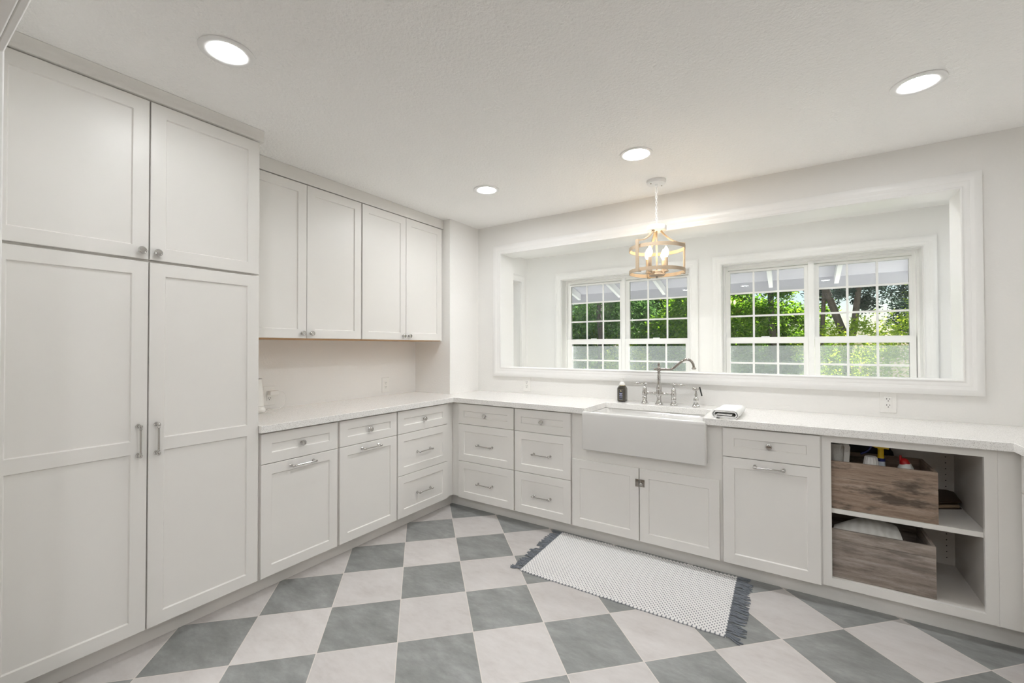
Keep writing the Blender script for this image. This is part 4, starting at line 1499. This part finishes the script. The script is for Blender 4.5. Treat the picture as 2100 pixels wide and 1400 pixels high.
# ------------------------------------------------------------------ pendant
PX, PY = 1.589, 0.262
pc = Vector((PX, PY, 0))
tc = (CAM - pc)
tc.z = 0
tc.normalize()
rd = Vector((right.x, right.y, 0)).normalized()


def polar(deg, r, z):
    a = math.radians(deg)
    p = pc + rd * (r * math.sin(a)) + tc * (r * math.cos(a))
    return Vector((p.x, p.y, z))


t = thing('pendant_light', 'drum cage pendant light in pale wood tone hanging on white chain', 'pendant light', (PX, PY, 1.80))
b = bmesh.new()
lathe(b, [(0, 2.4575), (0.0635, 2.4575), (0.0635, 2.442), (0.0600, 2.440), (0.0600, 2.435), (0.052, 2.4325), (0.010, 2.4315), (0.006, 2.424), (0, 2.424)], (PX, PY, 0), (0, 0, 1), 48)
can = obj('canopy', b, M_LWHITE, t)
for d in (-62, 118):
    b = bmesh.new()
    p = polar(d, 0.042, 2.4335)
    lathe(b, [(0, 0.003), (0.0045, 0.003), (0.0045, -0.005), (0.003, -0.0065), (0, -0.0065)], p, (0, 0, 1), 12)
    obj('screw', b, M_CHROMED, can)
ztop, zbot, nl = 2.428, 2.150, 15
b = bmesh.new()
ll = (ztop - zbot) / nl
for k in range(nl):
    zc_ = ztop - ll * (k + 0.5)
    ang = (pi / 2 if k % 2 else 0) + 0.5
    ps = []
    for s in range(14):
        a = 2 * pi * s / 14
        e, h = 0.0058 * math.cos(a), (ll / 2 + 0.0035) * math.sin(a)
        ps.append((PX + e * math.cos(ang), PY + e * math.sin(ang), zc_ + h))
    tube(b, ps, 0.0015, 6, closed=True)
ch_ = obj('chain', b, M_LWHITE, t)
b = bmesh.new()
lathe(b, [(0, 2.152), (0.006, 2.152), (0.008, 2.148), (0.0625, 2.147), (0.0635, 2.144), (0.0635, 2.118), (0.060, 2.114), (0, 2.113)], (PX, PY, 0), (0, 0, 1), 48)
obj('hub', b, M_LWHITE, t)
R = 0.182
ZU0, ZU1 = 1.978, 2.001
ZL0, ZL1 = 1.823, 1.846
for z0, z1 in ((ZU0, ZU1), (ZL0, ZL1)):
    b = bmesh.new()
    band(b, (PX, PY), R, 0.0045, z0, z1)
    obj('ring', b, M_GOLD, t)
for a in (78, 198, 318):
    o_ = polar(a, 1, 0) - polar(a, 0, 0)
    tang = o_.cross(Vector((0, 0, 1))).normalized()
    b = bmesh.new()
    strip(b, [polar(a, R + .007, 1.815), polar(a, R + .007, 1.92), polar(a, R + .007, 2.024)], 0.020, 0.0105, tang)
    po = obj('post', b, M_GOLD, t)
    b = bmesh.new()
    strip(b, [polar(a, R + .002, 1.8205), polar(a, R - .018, 1.8205)], 0.020, 0.009, tang)
    obj('post_foot', b, M_GOLD, po)
    b = bmesh.new()
    cv = []
    for k in range(15):
        f = k / 14
        r = 0.030 + (R - 0.026) * f
        z = 2.113 + (2.022 - 2.113) * (1 - (1 - f) ** 2.0)
        cv.append(polar(a, r, z))
    strip(b, cv, 0.018, 0.008, tang)
    obj('arm', b, M_GOLD, t)
b = bmesh.new()
lathe(b, [(0, 2.1128), (0.0055, 2.1128), (0.0055, 1.842), (0, 1.842)], (PX, PY, 0), (0, 0, 1), 16)
obj('stem', b, M_GOLD, t)
b = bmesh.new()
lathe(b, [(0, 1.842), (0.030, 1.842), (0.036, 1.838), (0.036, 1.822), (0.050, 1.816), (0.052, 1.810), (0.046, 1.806), (0, 1.804)], (PX, PY, 0), (0, 0, 1), 36)
cp = obj('centre_plate', b, M_GOLD, t)
b = bmesh.new()
lathe(b, [(0, 1.8038), (0.007, 1.8038), (0.0085, 1.799), (0.006, 1.793), (0, 1.792)], (PX, PY, 0), (0, 0, 1), 16)
obj('finial', b, M_CHROMED, cp)
for a in (54, -36, 144, 234):
    q = polar(a, 0.078, 0)
    b = bmesh.new()
    o_ = polar(a, 1, 0) - polar(a, 0, 0)
    strip(b, [polar(a, 0.034, 1.829), polar(a, 0.060, 1.826), polar(a, 0.078, 1.832)], 0.010, 0.007, o_.cross(Vector((0, 0, 1))))
    lathe(b, [(0, 1.830), (0.015, 1.830), (0.015, 1.838), (0.0115, 1.8385), (0.0115, 1.925), (0.0095, 1.927), (0, 1.927)], q, (0, 0, 1), 20)
    cs = obj('candle_sleeve', b, M_GOLD, t)
    b = bmesh.new()
    lathe(b, [(0, 1.9272), (0.007, 1.9272), (0.009, 1.934), (0.0155, 1.946), (0.0175, 1.957), (0.0160, 1.970), (0.0105, 1.985), (0.0045, 1.998), (0, 2.003)], q, (0, 0, 1), 20)
    obj('bulb', b, M_BULB, cs)

# ------------------------------------------------------------------ rug
t = thing('woven_rug', 'white and grey woven cotton rug with grey fringes before the sink', 'rug', (1.535, -0.245, 0))
M_RUG = mat('woven_cotton', (0.7, 0.7, 0.7), 0.95)
at_ = N(M_RUG, 'ShaderNodeAttribute', attribute_name='knot')
Lk(M_RUG, ramp(M_RUG, at_.outputs['Fac'], [(0.04, (0.17, 0.18, 0.20)), (0.22, (0.76, 0.745, 0.735))]), bsdf(M_RUG).inputs['Base Color'])
C4 = [Vector((0.993, -0.5484, 0)), Vector((2.0960, -0.5420, 0)), Vector((2.0860, 0.0560, 0)), Vector((0.9720, 0.0490, 0))]
LU, LV = 1.105, 0.600
pu, pv = 0.0200, 0.0125
NU, NV = int(LU / pu * 6), int(LV / pv * 6)
vs, fs, kn = [], [], []
rnd = random.Random(5)
for j in range(NV + 1):
    v = LV * j / NV
    for i in range(NU + 1):
        u = LU * i / NU
        fu, fv = u / LU, v / LV
        p = (C4[0] * (1 - fu) + C4[1] * fu) * (1 - fv) + (C4[3] * (1 - fu) + C4[2] * fu) * fv
        row = math.floor(v / pv)
        uu = u / pu + (0.5 if row % 2 else 0.0)
        a = (uu - math.floor(uu)) * 2 - 1
        c = (v / pv - row) * 2 - 1
        h = max(0.0, 1 - (abs(a) / 0.88) ** 2.2 - (abs(c) / 1.02) ** 2.2)
        edge = min(u, LU - u, v, LV - v)
        wob = 0.004 * math.sin(u * 23 + 0.7) * (1 if v > LV / 2 else 0.35) + 0.0015 * math.sin(u * 61)
        scal = 0.0035 * abs(math.cos(pi * u / pu)) * (1 if edge == min(v, LV - v) and edge < 0.003 else 0) * (1 if v > LV / 2 else -1)
        z = 0.0045 + 0.0060 * math.sqrt(h) if edge > 0.0005 else 0.0006
        z += 0.0015 * max(0, math.sin(u * 9 + v * 4))  if edge > 0.02 else 0
        vs.append((p.x - 1.535, p.y + (wob + scal) * (abs(fv - 0.5) * 2) ** 2 + 0.245, z))
        kn.append(h)
for j in range(NV):
    for i in range(NU):
        q = j * (NU + 1) + i
        fs.append((q, q + 1, q + NU + 2, q + NU + 1))
me = bpy.data.meshes.new('woven_mat')
me.from_pydata(vs, [], fs)
at = me.attributes.new('knot', 'FLOAT', 'POINT')
at.data.foreach_set('value', kn)
me.shade_smooth()
me.materials.append(M_RUG)
o = bpy.data.objects.new('woven_mat', me)
COL.objects.link(o)
o.parent = t
for side in (0, 1):
    b = bmesh.new()
    A, B = (C4[0], C4[3]) if side == 0 else (C4[1], C4[2])
    od = Vector((-1, 0.02, 0)) if side == 0 else Vector((1, 0.02, 0))
    n = 62
    for k in range(n):
        f = (k + 0.5 + rnd.uniform(-.3, .3)) / n
        p = A.lerp(B, f)
        Lf = rnd.uniform(0.055, 0.082)
        if side == 0 and 0.50 < f < 0.58:
            Lf *= 0.5
        d = (od + Vector((0, rnd.uniform(-.35, .35), 0))).normalized()
        for s in range(2):
            d2 = (d + Vector((0, rnd.uniform(-.22, .22), 0))).normalized()
            z0 = rnd.uniform(.004, .008)
            pts_ = [p - od * 0.004 + Vector((0, 0, 0.006))]
            for q in (0.3, 0.6, 0.85, 1.0):
                pts_.append(p + d2 * Lf * q + Vector((0, math.sin(q * 5 + k) * .003, z0 * (1 - q * 0.5) + (0.003 if q < .5 else 0))))
            tube(b, pts_, [0.0024, 0.0028, 0.0026, 0.0030, 0.0018], 5)
    o = obj('fringe', b, M_FRINGE, t, 80)
    o['kind'] = 'stuff'
    o['label'] = 'grey yarn fringe'
